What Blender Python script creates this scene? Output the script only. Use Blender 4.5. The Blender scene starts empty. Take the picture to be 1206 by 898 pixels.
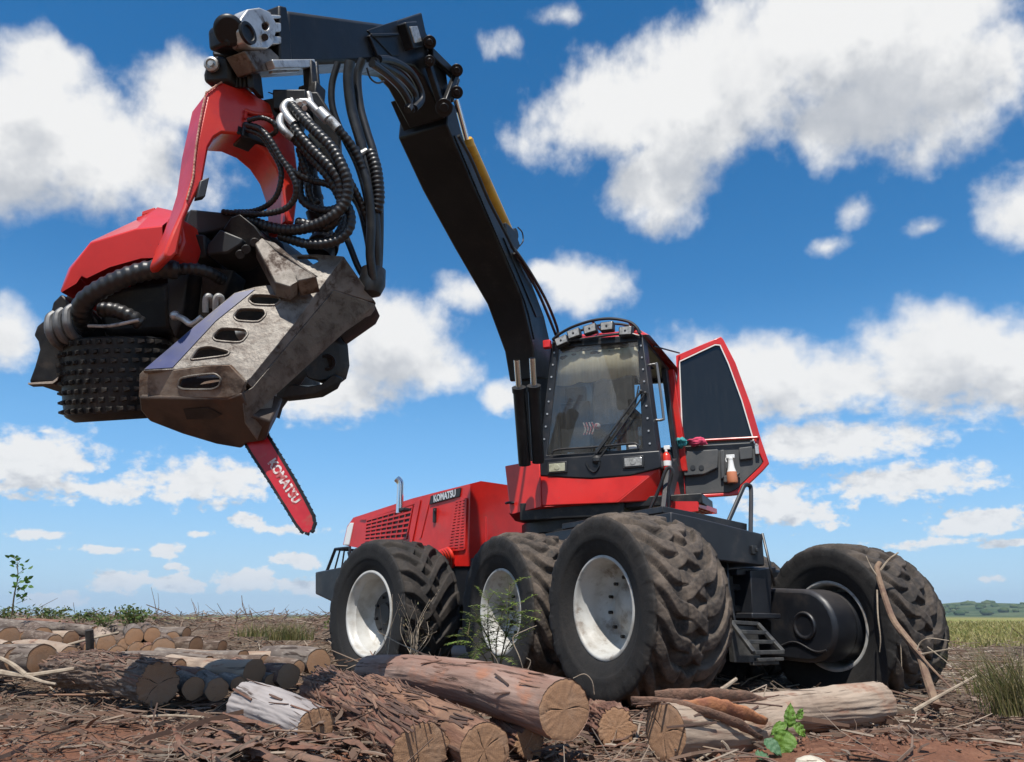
import bpy, bmesh, math, random
import numpy as np
from mathutils import Vector, Matrix, noise
from mathutils.geometry import delaunay_2d_cdt
rnd = random.Random(11)
S = bpy.context.scene
COL = S.collection
V = Vector
rad = math.radians
# ------------------------------------------------------------------ camera
FPX, CX, CY = 900.0, 603.0, 449.0            # focal length and centre in pixels of the 1206 px wide photograph
PITCH = rad(17.05)
CAM = V((0, 0, 0.63))
cd = bpy.data.cameras.new('camera'); cam = bpy.data.objects.new('camera', cd); COL.objects.link(cam)
cam.location = CAM; cam.rotation_euler = (math.pi / 2 + PITCH, 0, 0)
cd.sensor_width = 36; cd.lens = 36 * FPX / 1206; cd.clip_start = 0.05; cd.clip_end = 40000
S.camera = cam
FW = V((0, math.cos(PITCH), math.sin(PITCH))); UP = V((0, -math.sin(PITCH), math.cos(PITCH))); RT = V((1, 0, 0))
def ray(px, py): return FW + RT * ((px - CX) / FPX) + UP * (-(py - CY) / FPX)
def at(px, py, d): return CAM + ray(px, py) * d
def on(px, py, p0, n):
    r = ray(px, py); return CAM + r * ((p0 - CAM).dot(n) / r.dot(n))
def gr(px, py, z=0.0):
    r = ray(px, py); return CAM + r * ((z - CAM.z) / r.z)
def px_of(p):
    q = p - CAM; d = q.dot(FW); return (CX + FPX * q.x / d, CY - FPX * q.dot(UP) / d, d)
# ------------------------------------------------------------------ render look
S.view_settings.view_transform = 'Standard'; S.view_settings.look = 'None'
S.view_settings.exposure = 0.36; S.view_settings.gamma = 1.0; S.view_settings.use_curve_mapping = False
# ------------------------------------------------------------------ sun
SUN_AZ, SUN_EL = rad(-171), rad(61)          # azimuth measured from +Y towards +X: behind the camera, to the left
tosun = V((math.sin(SUN_AZ) * math.cos(SUN_EL), math.cos(SUN_AZ) * math.cos(SUN_EL), math.sin(SUN_EL)))
sl = bpy.data.lights.new('sun', 'SUN'); sl.energy = 4.6; sl.angle = rad(0.53); sl.color = (1, .955, .88)
so = bpy.data.objects.new('sun', sl); COL.objects.link(so); so.rotation_euler = tosun.to_track_quat('Z', 'Y').to_euler()
so.location = (-20, -20, 40)
# ------------------------------------------------------------------ node helper
class NT:
    def __init__(s, tree): s.t = tree; s.n = tree.nodes; s.l = tree.links
    def node(s, typ, **kw):
        n = s.n.new(typ)
        for k, v in kw.items(): setattr(n, k, v)
        return n
    def put(s, inp, v):
        if v is None: return
        if isinstance(v, bpy.types.NodeSocket): s.l.new(v, inp)
        elif isinstance(v, (tuple, list)) and len(v) == 3 and inp.type == 'RGBA': inp.default_value = (*v, 1)
        else: inp.default_value = v
    def m(s, op, a, b=None, c=None, clamp=False):
        n = s.node('ShaderNodeMath', operation=op, use_clamp=clamp)
        for i, v in enumerate((a, b, c)): s.put(n.inputs[i], v)
        return n.outputs[0]
    def vm(s, op, a, b=None, c=None):
        n = s.node('ShaderNodeVectorMath', operation=op)
        for i, v in enumerate((a, b, c)):
            if v is not None: s.put(n.inputs[i], v)
        return n.outputs['Value'] if op in ('LENGTH', 'DOT_PRODUCT', 'DISTANCE') else n.outputs[0]
    def noise(s, vec, sc, det=6, rough=.55, dist=0, lac=2.0):
        n = s.node('ShaderNodeTexNoise'); s.put(n.inputs['Vector'], vec)
        n.inputs['Scale'].default_value = sc; n.inputs['Detail'].default_value = det; n.inputs['Roughness'].default_value = rough
        n.inputs['Distortion'].default_value = dist; n.inputs['Lacunarity'].default_value = lac
        return n.outputs['Fac']
    def ss(s, x, lo, hi, to0=0.0, to1=1.0):
        n = s.node('ShaderNodeMapRange', interpolation_type='SMOOTHSTEP')
        s.put(n.inputs[0], x); s.put(n.inputs[1], lo); s.put(n.inputs[2], hi); s.put(n.inputs[3], to0); s.put(n.inputs[4], to1)
        return n.outputs[0]
    def mix(s, f, a, b, blend='MIX'):
        n = s.node('ShaderNodeMix', data_type='RGBA', blend_type=blend)
        s.put(n.inputs['Factor'], f); s.put(n.inputs[6], a); s.put(n.inputs[7], b)
        return n.outputs[2]
# ------------------------------------------------------------------ sky: Nishita air with cumulus set by direction
def azel(px, py):
    r = ray(px, py).normalized(); return math.atan2(r.x, r.y), math.asin(r.z)
CLOUDS = [  # centre and half size in photograph pixels, softness bias
 (1010, 40, 350, 110, 0), (850, 115, 230, 110, 0), (720, 140, 120, 70, .02), (1150, 90, 140, 85, 0), (775, 205, 80, 60, .08), (985, 140, 170, 70, .05),
 (110, 175, 170, 95, .05), (215, 110, 100, 75, .2), (60, 75, 90, 50, .25), (20, 190, 100, 80, .1),
 (690, 338, 52, 44, .05), (550, 345, 56, 38, .42), (640, 322, 30, 20, .35),
 (465, 412, 92, 62, .02), (395, 462, 100, 42, .12), (515, 435, 58, 38, .12), (590, 468, 34, 28, .3),
 (1110, 425, 150, 66, 0), (870, 440, 120, 58, .1), (985, 450, 120, 50, .05), (1200, 440, 80, 60, 0), (985, 520, 140, 30, .1), (1068, 566, 125, 24, .1),
 (940, 606, 70, 22, .2), (1155, 614, 85, 20, .15), (910, 590, 70, 30, .2),
 (10, 402, 50, 46, .1), (40, 545, 85, 44, .05), (-30, 540, 90, 42, 0), (245, 566, 95, 32, .1), (140, 580, 120, 18, .35), (55, 508, 40, 12, .5),
 (1200, 255, 60, 60, .05), (1005, 250, 50, 40, .62), (975, 291, 70, 24, .6), (1088, 268, 60, 26, .66), (665, 18, 60, 36, .66), (590, 60, 60, 60, .85),
 (138, 685, 36, 13, -.05), (214, 688, 32, 12, -.05), (288, 684, 34, 14, -.08), (352, 690, 30, 11, .0), (350, 660, 30, 11, .1), (196, 648, 22, 11, .1), (290, 612, 24, 11, .2),
 (345, 624, 60, 9, .35), (40, 630, 70, 9, .4), (60, 708, 50, 11, .1), (200, 668, 24, 8, .35), (235, 629, 24, 7, .5), (1168, 682, 24, 7, .3), (1100, 640, 140, 11, .5), (1190, 640, 70, 9, .35),
 (450, 700, 120, 12, .35), (120, 648, 70, 8, .45),
]
w = bpy.data.worlds.new('World'); S.world = w; w.use_nodes = True
def build_world():
    T = NT(w.node_tree); T.n.clear()
    out = T.node('ShaderNodeOutputWorld')
    sky = T.node('ShaderNodeTexSky', sky_type='NISHITA', sun_disc=False)
    sky.sun_elevation = SUN_EL; sky.sun_rotation = SUN_AZ; sky.air_density = 1.0; sky.dust_density = 0.0; sky.ozone_density = 3.0
    tc = T.node('ShaderNodeTexCoord')
    sep = T.node('ShaderNodeSeparateXYZ'); T.l.new(tc.outputs['Generated'], sep.inputs[0])
    x, y, z = sep.outputs
    az = T.m('ARCTAN2', x, y); el = T.m('ARCSINE', z)
    elp = T.m('ADD', T.m('MAXIMUM', el, -.02), .16)
    def density(el, elp, det):
        c = T.node('ShaderNodeCombineXYZ'); T.put(c.inputs[0], az); T.put(c.inputs[1], el)
        p = c.outputs[0]
        f = T.m('ADD', T.m('MULTIPLY', T.noise(p, 6.5, det, .57, .05), T.ss(elp, .2, .55, .0, 1.0)), T.m('MULTIPLY', T.noise(T.vm('MULTIPLY', p, (1, 1.5, 1)), 42, det, .58, .05), T.ss(elp, .2, .55, 1.0, .0)))
        g = T.noise(tc.outputs['Generated'], 2.6, 2, .5)
        f = T.m('ADD', f, T.m('MULTIPLY', T.m('SUBTRACT', T.noise(p, 34, 4, .5), .5), .22))
        acc = None
        for (cx, cy, hw, hh, b) in CLOUDS:
            a0, e0 = azel(cx, cy); a1, _ = azel(cx + hw, cy); _, e1 = azel(cx, cy - hh)
            ia, ie = 1 / abs(a1 - a0), 1 / abs(e1 - e0)
            L = T.vm('LENGTH', T.vm('MULTIPLY_ADD', p, (ia, ie, 0), (-a0 * ia, -e0 * ie, 0)))
            if b: L = T.m('ADD', L, b)
            acc = L if acc is None else T.m('SMOOTH_MIN', acc, L, .10)
        D = T.m('SUBTRACT', 1.0, acc)
        # beyond the photographed part of the sky the same kind of broken cumulus goes on
        far = T.m('MAXIMUM', T.ss(T.m('ABSOLUTE', az), .62, .85), T.ss(el, .78, 1.0))
        D2 = T.m('MULTIPLY', T.m('SUBTRACT', g, .56), 3.2)
        D = T.m('ADD', T.m('MULTIPLY', D, T.m('SUBTRACT', 1.0, far)), T.m('MULTIPLY', D2, far))
        D = T.m('MAXIMUM', D, -1.2)
        return T.m('ADD', D, T.m('MULTIPLY', T.m('SUBTRACT', f, .5), T.ss(elp, .18, .45, 2.5, 2.6))), f
    D, f = density(el, elp, 9)
    up = T.m('ADD', el, T.m('MULTIPLY', elp, .12))
    Du, fu = density(up, T.m('ADD', elp, T.m('MULTIPLY', elp, .12)), 5)
    mask = T.ss(D, T.ss(elp, .18, .5, -.12, -.24), T.ss(elp, .18, .5, .26, .5))
    thick = T.ss(Du, .1, .95)
    lit = T.m('ADD', T.m('SUBTRACT', 1.0, T.m('MULTIPLY', thick, .55)), T.m('MULTIPLY', T.m('SUBTRACT', f, fu), .8), clamp=True)
    ccol = T.mix(lit, (.36, .40, .47), (.93, .93, .925))
    hz = T.ss(el, -.05, .05)                                     # far clouds pale into the air above the horizon
    ccol = T.mix(hz, T.mix(.35, ccol, (.52, .68, .84)), ccol)
    mask = T.m('MULTIPLY', mask, T.ss(el, -.001, .008))
    hs = T.node('ShaderNodeHueSaturation'); hs.inputs['Hue'].default_value = .497; hs.inputs['Saturation'].default_value = 1.36; hs.inputs['Value'].default_value = 1.12
    T.l.new(sky.outputs[0], hs.inputs['Color'])
    skyc = T.mix(T.ss(el, .0, .42, .85, .0), hs.outputs[0], T.mix(T.ss(el, 0, .2), (3.4, 5.4, 7.3), (1.8, 4.2, 7.6)))    # paler blue air towards the horizon
    b1 = T.node('ShaderNodeBackground'); T.l.new(skyc, b1.inputs[0]); b1.inputs[1].default_value = 0.1
    b2 = T.node('ShaderNodeBackground'); T.put(b2.inputs[0], ccol); b2.inputs[1].default_value = 0.76
    mx = T.node('ShaderNodeMixShader'); T.put(mx.inputs[0], mask); T.l.new(b1.outputs[0], mx.inputs[1]); T.l.new(b2.outputs[0], mx.inputs[2])
    T.l.new(mx.outputs[0], out.inputs[0])
build_world()
w.cycles.sampling_method = 'MANUAL'; w.cycles.sample_map_resolution = 512
# ------------------------------------------------------------------ materials
def mat(name, c1, c2=None, sc=5, lo=.4, hi=.65, rough=.5, metal=0.0, bump=0, bsc=40, dirt=None, dsc=2.5, dlo=.5, dhi=.7, damt=.8, up=None, upamt=.6, coat=0, spec=None, stretch=None, islands=None, rvar=0, chips=None):
    m = bpy.data.materials.new(name); m.use_nodes = True
    T = NT(m.node_tree); b = T.n['Principled BSDF']
    tc = T.node('ShaderNodeTexCoord'); co = tc.outputs['Object']
    if stretch: co = T.vm('MULTIPLY', co, stretch)
    col = c1
    if c2: col = T.mix(T.ss(T.noise(co, sc, 7, .6), lo, hi), c1, c2)
    if islands:
        g = T.node('ShaderNodeNewGeometry'); r = T.node('ShaderNodeValToRGB')
        els = r.color_ramp.elements
        while len(els) < len(islands): els.new(.5)
        for i, c in enumerate(islands): els[i].position = i / max(1, len(islands) - 1); els[i].color = (*c, 1)
        T.l.new(g.outputs['Random Per Island'], r.inputs[0])
        col = r.outputs[0] if not c2 else T.mix(.5, col, r.outputs[0])
    rg = rough
    if chips:
        cf = T.ss(T.noise(tc.outputs['Object'], 46, 4, .7), .665, .70, 0, .85); col = T.mix(cf, col, chips); rg = T.m('MAXIMUM', rough, T.m('MULTIPLY', cf, .7))
    if dirt:
        f = T.ss(T.noise(tc.outputs['Object'], dsc, 9, .68, .3), dlo, dhi, 0, damt)
        col = T.mix(f, col, dirt); rg = T.m('MAXIMUM', rough, T.m('MULTIPLY', f, .9))
    if up:
        g = T.node('ShaderNodeNewGeometry'); sx = T.node('ShaderNodeSeparateXYZ'); T.l.new(g.outputs['Normal'], sx.inputs[0])
        f = T.m('MULTIPLY', T.ss(sx.outputs[2], .2, .9), T.ss(T.noise(tc.outputs['Object'], 7, 6, .6), .3, .7, upamt * .5, upamt))
        col = T.mix(f, col, up); rg = T.m('MAXIMUM', rg, T.m('MULTIPLY', f, .8))
    if rvar: 
        rv = T.m('MULTIPLY_ADD', T.noise(tc.outputs['Object'], 9, 5, .6), rvar, -rvar * .5)
        rg = T.m('ADD', rg, rv, clamp=True)
    T.put(b.inputs['Base Color'], col); T.put(b.inputs['Roughness'], rg); b.inputs['Metallic'].default_value = metal
    if coat: b.inputs['Coat Weight'].default_value = coat; b.inputs['Coat Roughness'].default_value = .12
    if spec is not None: b.inputs['Specular IOR Level'].default_value = spec
    if bump:
        bn = T.node('ShaderNodeBump'); bn.inputs['Strength'].default_value = bump; bn.inputs['Distance'].default_value = .01
        T.put(bn.inputs['Height'], T.noise(co, bsc, 6, .6)); T.l.new(bn.outputs[0], b.inputs['Normal'])
    return m
DUST = (.23, .15, .10)
RED = mat('red_paint', (.60, .020, .014), (.50, .015, .011), 3, rough=.34, dirt=(.30, .07, .05), dsc=3.2, dlo=.52, dhi=.78, damt=.5, up=(.45, .11, .07), upamt=.22, coat=.2, rvar=.25, bump=.03, bsc=6, chips=(.30, .075, .06))
REDS = mat('scuffed_red_paint', (.62, .032, .012), (.50, .018, .014), 4, rough=.36, dirt=(.30, .10, .06), dsc=9, dlo=.55, dhi=.75, damt=.6, coat=.25, rvar=.3, bump=.06, bsc=60, chips=(.12, .07, .05))
BLK = mat('black_paint', (.009, .010, .0135), (.014, .0155, .019), 4, rough=.42, dirt=(.075, .06, .05), dsc=3, dlo=.5, dhi=.75, damt=.55, up=(.10, .085, .075), upamt=.4, rvar=.2)
BLKC = mat('crane_black_paint', (.007, .0075, .009), (.012, .0125, .014), 3, rough=.40, dirt=(.06, .056, .054), dsc=5, dlo=.52, dhi=.8, damt=.4, up=(.10, .095, .09), upamt=.35, rvar=.3, bump=.04, bsc=50, spec=.32, chips=(.06, .055, .05))
DARK = mat('oily_dark_steel', (.008, .008, .009), (.02, .019, .018), 9, rough=.48, metal=.25, dirt=(.06, .045, .035), dsc=8, dlo=.5, dhi=.7, damt=.7, rvar=.3, bump=.15, bsc=40)
PLAS = mat('black_plastic', (.02, .021, .023), None, rough=.5, up=(.09, .08, .07), upamt=.5, bump=.05, bsc=200)
TRIM = mat('grey_door_trim', (.055, .058, .060), (.075, .075, .075), 6, rough=.6, dirt=(.14, .12, .10), dsc=4, damt=.4, bump=.06, bsc=220)
HOSE = mat('black_hose_rubber', (.008, .008, .009), (.016, .016, .017), 8, rough=.4, dirt=(.06, .055, .05), dsc=9, dlo=.5, dhi=.75, damt=.55, up=(.045, .045, .046), upamt=.3)
STEEL = mat('worn_bare_steel', (.215, .195, .17), (.14, .122, .105), 7, rough=.55, metal=.4, dirt=(.07, .05, .038), dsc=17, dlo=.46, dhi=.68, damt=.75, bump=.45, bsc=34, rvar=.2)
STEELD = mat('dirty_steel_side', (.20, .18, .16), (.12, .105, .09), 7, rough=.6, metal=.4, dirt=(.05, .03, .02), dsc=9, dlo=.46, dhi=.62, damt=.9, bump=.4, bsc=40)
STEELB = mat('dark_brown_steel', (.075, .052, .038), (.035, .026, .021), 4, rough=.55, metal=.3, dirt=(.14, .06, .03), dsc=5, dlo=.5, dhi=.75, damt=.6, bump=.3, bsc=30)
BLUE = mat('blue_paint', (.018, .028, .13), (.03, .035, .09), 5, rough=.35, dirt=(.10, .085, .075), dsc=9, dlo=.5, dhi=.72, damt=.7, rvar=.2)
SILV = mat('silver_casting', (.56, .56, .55), (.40, .39, .38), 6, rough=.42, metal=.6, dirt=(.06, .05, .045), dsc=9, dlo=.52, dhi=.68, damt=.8, bump=.1, bsc=60)
CHROME = mat('chrome', (.78, .78, .79), None, rough=.16, metal=1.0, dirt=(.3, .29, .27), dsc=12, dlo=.6, dhi=.9, damt=.3)
YEL = mat('yellow_cylinder_paint', (.62, .34, .03), (.50, .27, .03), 5, rough=.4, dirt=(.16, .09, .04), dsc=6, damt=.6)
RIMW = mat('white_rim_paint', (.52, .515, .49), (.42, .40, .36), 5, rough=.42, dirt=(.22, .18, .14), dsc=5, dlo=.48, dhi=.72, damt=.6, bump=.03, bsc=60)
RIMD = mat('muddy_white_rim_paint', (.46, .455, .43), (.33, .31, .275), 5, rough=.5, dirt=(.15, .11, .08), dsc=6, dlo=.50, dhi=.66, damt=.75, bump=.1, bsc=60)
CREAM0 = mat('cream_blind_cloth', (.78, .68, .50), (.84, .75, .58), 4, rough=.8, stretch=(14, 14, 1))
def translucent(m, k):
    T = NT(m.node_tree); b_ = T.n['Principled BSDF']; tr = T.node('ShaderNodeBsdfTranslucent'); mx = T.node('ShaderNodeMixShader'); mx.inputs[0].default_value = k
    src = b_.inputs['Base Color'].links[0].from_socket; T.l.new(src, tr.inputs[0]); T.l.new(b_.outputs[0], mx.inputs[1]); T.l.new(tr.outputs[0], mx.inputs[2]); T.l.new(mx.outputs[0], T.n['Material Output'].inputs[0]); return m
CREAM = translucent(CREAM0, .45)
SEAT = mat('dark_seat_cloth', (.03, .03, .034), (.05, .05, .055), 9, rough=.85, bump=.1, bsc=120)
PINK = mat('pink_cloth', (.60, .06, .13), (.48, .04, .10), 9, rough=.85, bump=.3, bsc=60)
TEAL = mat('teal_cloth', (.03, .22, .24), (.05, .30, .30), 9, rough=.85, bump=.3, bsc=60)
WHITE = mat('white_plastic', (.75, .75, .73), None, rough=.4, dirt=(.35, .3, .25), damt=.4)
AMBER = mat('orange_liquid', (.55, .20, .10), None, rough=.25)
SEALW = mat('white_seal_rubber', (.72, .70, .66), None, rough=.5)
LETTER = mat('white_lettering', (.72, .70, .67), (.5, .46, .43), 30, rough=.5, dirt=(.40, .035, .04), dsc=28, dlo=.47, dhi=.56, damt=.9)
LETTERG = mat('silver_lettering', (.62, .63, .64), None, rough=.3, metal=.3)
LENS = mat('lamp_lens', (.36, .36, .35), (.22, .22, .21), 30, rough=.12, coat=.8)
LENSY = mat('yellowed_lamp_lens', (.42, .41, .30), (.30, .30, .22), 30, rough=.15, coat=.8)
REDREF = mat('red_reflector', (.62, .03, .03), None, rough=.2)
def glassmat(name, tint, keep, rough=.02, extra=.0):
    m = bpy.data.materials.new(name); m.use_nodes = True; T = NT(m.node_tree); T.n.remove(T.n['Principled BSDF'])
    o = T.n['Material Output']; tr = T.node('ShaderNodeBsdfTransparent'); tr.inputs[0].default_value = (*tint, 1)
    gl = T.node('ShaderNodeBsdfGlossy'); gl.inputs['Roughness'].default_value = rough; gl.inputs['Color'].default_value = (.95, .95, .95, 1)
    df = T.node('ShaderNodeBsdfDiffuse'); df.inputs[0].default_value = (.45, .42, .38, 1)
    tc = T.node('ShaderNodeTexCoord')
    dust = T.ss(T.noise(T.vm('MULTIPLY', tc.outputs['Object'], (9, 9, 1.2)), 3, 7, .65), .42, .8, .03, keep)
    lw = T.node('ShaderNodeLayerWeight'); lw.inputs['Blend'].default_value = .5
    fr = T.m('MULTIPLY_ADD', T.m('POWER', lw.outputs['Facing'], 4.0), .55, .04 + extra)
    a = T.node('ShaderNodeMixShader'); T.l.new(fr, a.inputs[0]); T.l.new(tr.outputs[0], a.inputs[1]); T.l.new(gl.outputs[0], a.inputs[2])
    c = T.node('ShaderNodeMixShader'); T.l.new(dust, c.inputs[0]); T.l.new(a.outputs[0], c.inputs[1]); T.l.new(df.outputs[0], c.inputs[2])
    T.l.new(c.outputs[0], o.inputs[0]); return m
GLASS = glassmat('dusty_clear_glass', (.92, .94, .94), .07, extra=.0)
GLASST = glassmat('tinted_glass', (.03, .03, .032), .05, extra=.0)
def tyremat(name, dustamt):
    m = bpy.data.materials.new(name); m.use_nodes = True; T = NT(m.node_tree); b = T.n['Principled BSDF']
    tc = T.node('ShaderNodeTexCoord'); co = tc.outputs['Object']
    at_ = T.node('ShaderNodeAttribute', attribute_name='tread')
    n1 = T.noise(co, 5, 8, .65); n2 = T.noise(co, 38, 6, .7)
    f = T.ss(T.m('ADD', T.m('MULTIPLY', n1, .7), T.m('MULTIPLY', n2, .3)), .30, .66)
    f = T.m('MULTIPLY', f, T.m('MULTIPLY_ADD', at_.outputs['Fac'], 1.0 * dustamt, .11 * dustamt), clamp=True)
    col = T.mix(n2, (.011, .011, .0115), (.022, .0215, .021))
    col = T.mix(f, col, T.mix(n1, (.075, .055, .042), (.165, .130, .102)))
    T.put(b.inputs['Base Color'], col); b.inputs['Roughness'].default_value = .78; b.inputs['Specular IOR Level'].default_value = .28
    bn = T.node('ShaderNodeBump'); bn.inputs['Strength'].default_value = .4; bn.inputs['Distance'].default_value = .010
    T.put(bn.inputs['Height'], T.m('ADD', T.noise(co, 22, 9, .7), T.m('MULTIPLY', n2, .5))); T.l.new(bn.outputs[0], b.inputs['Normal'])
    return m
TYREB = tyremat('brown_dusted_tyre_rubber', 1.0)
TYREK = tyremat('clean_black_tyre_rubber', .28)
TYREM = tyremat('lightly_dusted_tyre_rubber', .62)
# ------------------------------------------------------------------ mesh helpers
OFF = {}
class MB:
    def __init__(s): s.v = []; s.f = []; s.mi = []
    def add(s, vs, fs, mi=0):
        o = len(s.v); s.v += [tuple(p) for p in vs]; s.f += [tuple(i + o for i in f) for f in fs]; s.mi += [mi] * len(fs); return s
    def prism(s, pts, vec, mi=0):
        n = len(pts); pts = [V(p) for p in pts]; vs = pts + [p + V(vec) for p in pts]
        nrm = V((0, 0, 0))
        for i in range(n): nrm += pts[i].cross(pts[(i + 1) % n])
        fl = nrm.dot(V(vec)) > 0
        a = list(range(n)); b = list(range(n, 2 * n))
        fs = [a[::-1] if fl else a, b if fl else b[::-1]]
        for i in range(n):
            j = (i + 1) % n; q = [i, j, n + j, n + i]; fs.append(q if fl else q[::-1])
        return s.add(vs, fs, mi)
    def plate(s, outer, holes, vec, mi=0):
        loops = [[V(p) for p in outer]] + [[V(p) for p in h] for h in holes]
        flat = [p for L in loops for p in L]; n = len(flat); vec = V(vec)
        nrm = V((0, 0, 0)); L0 = loops[0]
        for i in range(len(L0)): nrm += L0[i].cross(L0[(i + 1) % len(L0)])
        nrm.normalize(); ux = (L0[1] - L0[0]).normalized(); uy = nrm.cross(ux)
        p2 = [V(((p - L0[0]).dot(ux), (p - L0[0]).dot(uy))) for p in flat]
        ed = []; k = 0; rng_ = []
        for L in loops:
            ed += [(k + i, k + (i + 1) % len(L)) for i in range(len(L))]; rng_.append((k, k + len(L))); k += len(L)
        def inside(q, a, b):
            r = False; j = b - 1
            for i in range(a, b):
                if (p2[i].y > q.y) != (p2[j].y > q.y) and q.x < (p2[j].x - p2[i].x) * (q.y - p2[i].y) / (p2[j].y - p2[i].y) + p2[i].x: r = not r
                j = i
            return r
        tris = []
        vo, _, to, *_ = delaunay_2d_cdt(p2, ed, [], 0, 1e-7)
        idx = [min(range(n), key=lambda i: (p2[i] - q).length_squared) for q in vo]
        for t in to:
            t = [idx[i] for i in t]; q = sum((p2[i] for i in t), V((0, 0))) / len(t)
            if len(set(t)) == 3 and inside(q, *rng_[0]) and not any(inside(q, *r_) for r_ in rng_[1:]): tris.append(tuple(t))
        fs = []
        for t in tris:
            a, b, c = [flat[i] for i in t]; g = (b - a).cross(c - a).dot(vec) < 0
            fs.append(t if g else t[::-1]); fs.append(tuple(i + n for i in (t[::-1] if g else t)))
        k = 0
        for L in loops:
            m_ = len(L)
            for i in range(m_):
                j = (i + 1) % m_; fs.append((k + i, k + j, n + k + j, n + k + i))
            k += m_
        return s.add(flat + [p + vec for p in flat], fs, mi)
    def box(s, c, ax, h, mi=0):
        c = V(c); X, Y, Z = [V(a).normalized() * k for a, k in zip(ax, h)]
        vs = [c + X * i + Y * j + Z * k for k in (-1, 1) for j in (-1, 1) for i in (-1, 1)]
        fs = [(0, 2, 3, 1), (4, 5, 7, 6), (0, 1, 5, 4), (2, 6, 7, 3), (0, 4, 6, 2), (1, 3, 7, 5)]
        if X.cross(Y).dot(Z) < 0: fs = [f[::-1] for f in fs]
        return s.add(vs, fs, mi)
    def beam(s, a, b, w, h, up=(0, 0, 1), mi=0):
        a = V(a); b = V(b); d = (b - a).normalized(); x = d.cross(V(up)).normalized(); z = x.cross(d)
        return s.box((a + b) / 2, (d, x, z), ((b - a).length / 2, w / 2, h / 2), mi)
    def tube(s, pts, r, seg=10, res=6, rib=0, ribh=.12, mi=0, taper=None, caps=True):
        pts = [V(p) for p in pts]
        if res > 1 and len(pts) > 2:
            P = [pts[0] * 2 - pts[1]] + pts + [pts[-1] * 2 - pts[-2]]; q = []
            for i in range(1, len(P) - 2):
                p0, p1, p2, p3 = P[i - 1:i + 3]
                for k in range(res):
                    t = k / res; q.append(.5 * (2 * p1 + (p2 - p0) * t + (2 * p0 - 5 * p1 + 4 * p2 - p3) * t * t + (3 * p1 - p0 - 3 * p2 + p3) * t ** 3))
            q.append(pts[-1])
        else: q = pts
        if rib:
            L = [0]
            for i in range(1, len(q)): L.append(L[-1] + (q[i] - q[i - 1]).length)
            n = max(2, int(L[-1] / rib)); o = []; j = 0; kk = []
            for i in range(n * 4 + 1):
                d = L[-1] * i / (n * 4)
                while j < len(L) - 2 and L[j + 1] < d: j += 1
                o.append(q[j].lerp(q[j + 1], (d - L[j]) / max(1e-9, L[j + 1] - L[j]))); kk.append((1.0, 1.0, 1 + ribh, 1 + ribh)[i % 4])
            q = o
        else: kk = [1.0] * len(q)
        n = len(q); t0 = (q[1] - q[0]).normalized(); u = t0.orthogonal().normalized(); vs = []
        for i in range(n):
            t = (q[min(i + 1, n - 1)] - q[max(i - 1, 0)]).normalized(); u = (u - t * u.dot(t)).normalized(); w_ = t.cross(u)
            rr = (r if taper is None else r + (taper - r) * i / (n - 1)) * kk[i]
            for k in range(seg):
                a = 2 * math.pi * k / seg; vs.append(q[i] + (u * math.cos(a) + w_ * math.sin(a)) * rr)
        fs = [(i * seg + k, i * seg + (k + 1) % seg, (i + 1) * seg + (k + 1) % seg, (i + 1) * seg + k) for i in range(n - 1) for k in range(seg)]
        if caps: fs += [tuple(range(seg))[::-1], tuple((n - 1) * seg + k for k in range(seg))]
        return s.add(vs, fs, mi)
    def lathe(s, prof, c, axis, seg=32, mi=0, closed=False):
        c = V(c); A = V(axis).normalized(); u = A.orthogonal().normalized(); w_ = A.cross(u); n = len(prof); vs = []
        for (x, r) in prof:
            for k in range(seg):
                a = 2 * math.pi * k / seg; vs.append(c + A * x + (u * math.cos(a) + w_ * math.sin(a)) * max(r, 1e-4))
        R = range(n) if closed else range(n - 1)
        fs = [(i * seg + k, ((i + 1) % n) * seg + k, ((i + 1) % n) * seg + (k + 1) % seg, i * seg + (k + 1) % seg) for i in R for k in range(seg)]
        return s.add(vs, fs, mi)
    def cyl(s, a, b, r, seg=20, mi=0, r2=None):
        a = V(a); b = V(b); L = (b - a).length; r2 = r if r2 is None else r2
        return s.lathe([(0, 0), (0, r), (L, r2), (L, 0)], a, b - a, seg, mi)
    def ball(s, c, r, seg=12, mi=0, sc=(1, 1, 1)):
        n = seg // 2; vs = []; c = V(c)
        for i in range(n + 1):
            t = math.pi * i / n
            for k in range(seg):
                a = 2 * math.pi * k / seg; vs.append(c + V((math.sin(t) * math.cos(a) * r * sc[0], math.sin(t) * math.sin(a) * r * sc[1], math.cos(t) * r * sc[2])))
        fs = [(i * seg + k, (i + 1) * seg + k, (i + 1) * seg + (k + 1) % seg, i * seg + (k + 1) % seg) for i in range(n) for k in range(seg)]
        return s.add(vs, fs, mi)
    def mesh(s, name, mats, off=V((0, 0, 0)), sharp=32, weld=True):
        me = bpy.data.meshes.new(name)
        me.from_pydata([(a - off[0], b - off[1], c - off[2]) for a, b, c in s.v], [], s.f)
        if not isinstance(mats, (list, tuple)): mats = [mats]
        for m_ in mats: me.materials.append(m_)
        if len(mats) > 1: me.polygons.foreach_set('material_index', s.mi)
        if weld:
            bm = bmesh.new(); bm.from_mesh(me)
            bmesh.ops.remove_doubles(bm, verts=bm.verts, dist=1e-5)
            bmesh.ops.recalc_face_normals(bm, faces=bm.faces); bm.to_mesh(me); bm.free()
        me.polygons.foreach_set('use_smooth', [True] * len(me.polygons)); me.set_sharp_from_angle(angle=rad(sharp)); me.update()
        return me
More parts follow.
